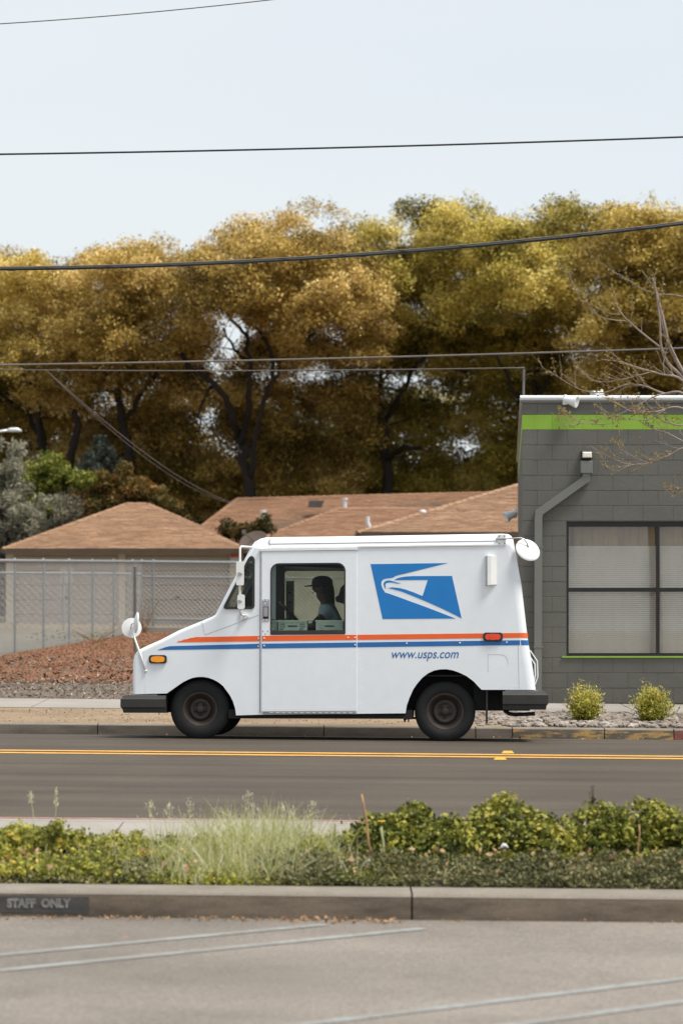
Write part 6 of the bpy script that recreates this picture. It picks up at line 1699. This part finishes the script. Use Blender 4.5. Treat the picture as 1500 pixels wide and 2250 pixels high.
def stalk(px0, py0, px1, py1, d, r0, label, m, seed):
    r = random.Random(seed); a_, b_ = W(px0, py0, d), W(px1, py1, d); a_.z = bedz(a_.x, d); mb = MB(); mb.tube(curve_pts(a_, b_, .02, 6, r), [r0, r0, r0 * .95, r0 * .9, r0 * .85, r0 * .8, r0 * .75], 6); return at_origin(tag(mb.build('dry_stalk', m, None, True), label, 'stalk', 'dry stalks in the planting bed'), a_)
stalk(823, 1885, 794, 1745, 15.45, .0085, 'leaning dry brown stalk in front of the first shrub', M['stalk'], 91)
stalk(1402, 1900, 1403, 1812, 15.45, .0065, 'short upright brown stalk among the shrubs', M['stalk'], 92)
stalk(842, 1870, 838, 1815, 15.42, .008, 'green yellow stalk carrying the yellow flower', M['grasstem'], 93)
c_ = W(838, 1806, 15.42); fl = thing('flower', 'small yellow flower on a stalk in front of the hedge', 'flower', c_)
mb = MB()
for k in range(16):
    a_ = 2 * math.pi * k / 16; v = Vector((math.cos(a_), math.sin(a_), .25)); t_ = Vector((-math.sin(a_), math.cos(a_), 0)); mb.add([c_ - t_ * .003, c_ + t_ * .003, c_ + v * .026 + t_ * .004, c_ + v * .026 - t_ * .004], [(0, 1, 2, 3)])
M['petal'] = pm('yellow_petal', (.72, .46, .01), .6, .05, 20); mb.build('petals', M['petal'], fl)
mb = MB(); mb.lathe([(.0001, -.012), (.008, -.006), (.006, .006), (.0001, .01)], c_, 'Z', 8); mb.build('flower_head', M['petal'], fl, True)
twigs('weed', 'dark upright weed sprig rising above the hedge dip', (wx(1302, 16.05), 16.05, .22), 3, .17, .03, M['bark'], 33, 'weed', .004)
# boulder, litter, fallen leaves
def lump(name, c, rx, ry, rz_, m, label, cat, seed, group=None, sub=2, jit=.16):
    r = random.Random(seed); bm_ = bmesh.new(); bmesh.ops.create_icosphere(bm_, subdivisions=sub, radius=1)
    for v in bm_.verts: k_ = r.uniform(1 - jit, 1 + jit); v.co = Vector((v.co.x * rx * k_, v.co.y * ry * k_, v.co.z * rz_ * k_))
    me = bpy.data.meshes.new(name); bm_.to_mesh(me); bm_.free(); me.materials.append(m)
    if sub > 2: me.polygons.foreach_set('use_smooth', [True] * len(me.polygons))
    o = bpy.data.objects.new(name, me); COL.objects.link(o); o.location = c; return tag(o, label, cat, group)
c_ = W(724, 1872, 15.75); lump('boulder', c_, .075, .07, .055, M['boulder'], 'brown boulder half hidden in grass at the end of the hedge', 'rock', 5, sub=3, jit=.06)
c_ = W(148, 1920, 15.15)
def scrap(px, py, d, w_, h, label, seed):
    c = W(px, py, d); r = random.Random(seed); mb = MB(); mb.add([c + Vector((r.uniform(-.2, .2) * w_ + sx * w_, r.uniform(-.02, .02), r.uniform(-.2, .2) * h + sz * h)) for sx, sz in ((-.5, -.5), (.5, -.4), (.4, .5), (-.2, .45))] + [c + Vector((.05 * w_, -.02, .1 * h))], [(0, 1, 4), (1, 2, 4), (2, 3, 4), (3, 0, 4)])
    return at_origin(tag(mb.build('paper_scrap', M['litter']), label, 'litter', 'pale scraps lying in the planting bed'), c)
scrap(148, 1921, 15.1, .07, .05, 'pale crumpled paper scrap lying in the ground cover above the stencil', 1)
scrap(188, 1878, 15.4, .05, .045, 'bluish pale paper scrap between leafy sprig and tall grass', 2)
scrap(1108, 1858, 15.5, .05, .03, 'white scrap in the dip below the tallest shrub', 3)
scrap(940, 1912, 15.05, .02, .02, 'tiny white scrap at the front of the low ground cover', 4)
scrap(808, 1893, 15.3, .045, .03, 'grey scrap at the foot of the leaning brown stalk', 5)
def fallen(name, n, xr, dr, seed, zf, size, tone=(.55, .25)):
    rs = np.random.RandomState(seed); x = rs.uniform(*xr, n); d = dr[0] + (dr[1] - dr[0]) * rs.uniform(0, 1, n) ** .6; z = np.array([zf(a_, b_) for a_, b_ in zip(x, d)]) + rs.uniform(.003, .016, n)
    return kind(leaf_mesh(name, np.stack([x, d, z], 1), rs.uniform(.5, 1.3, n) * size, rs.normal(*tone, n), .6, (0, -.5, 1.3), M['dryleaf'], rs=rs), 'stuff')
lotz = lambda x, d: -.266 + tilt(x)
fallen('fallen_leaves', 260, (-2.6, .1), (14.28, 14.425), 91, lotz, .026)
fallen('fallen_leaves', 90, (-.35, .35), (14.25, 14.425), 92, lotz, .034, (.6, .2))
fallen('fallen_leaves', 70, (.1, 3), (14.36, 14.425), 93, lotz, .018, (.3, .25))
fallen('fallen_leaves', 210, (-2.6, 3), (14.78, 15.5), 94, lambda x, d: bedz(x, d) + .06 + .07 * min(1, (d - 14.7) / .5), .042, (.75, .25))
fallen('fallen_leaves', 60, (-4, 5), (27.0, 27.58), 96, lambda x, d: gz(x, d), .03)
for (px, py, s_, lab) in ((272, 2058, .028, 'single tan leaf lying on the parking lot near the painted lines'), ):
    q = lotpt(px, py); mb = MB(); mb.add([(q.x - s_, q.y, -.255), (q.x, q.y - s_ * .5, -.26), (q.x + s_, q.y, -.25), (q.x, q.y + s_ * .6, -.258)], [(0, 1, 2, 3)]); M['onel'] = pm('tan_leaf', (.45, .24, .11), .7, .1, 20)
    at_origin(tag(mb.build('fallen_leaf', M['onel']), lab, 'leaf'), (q.x, q.y, -.258))
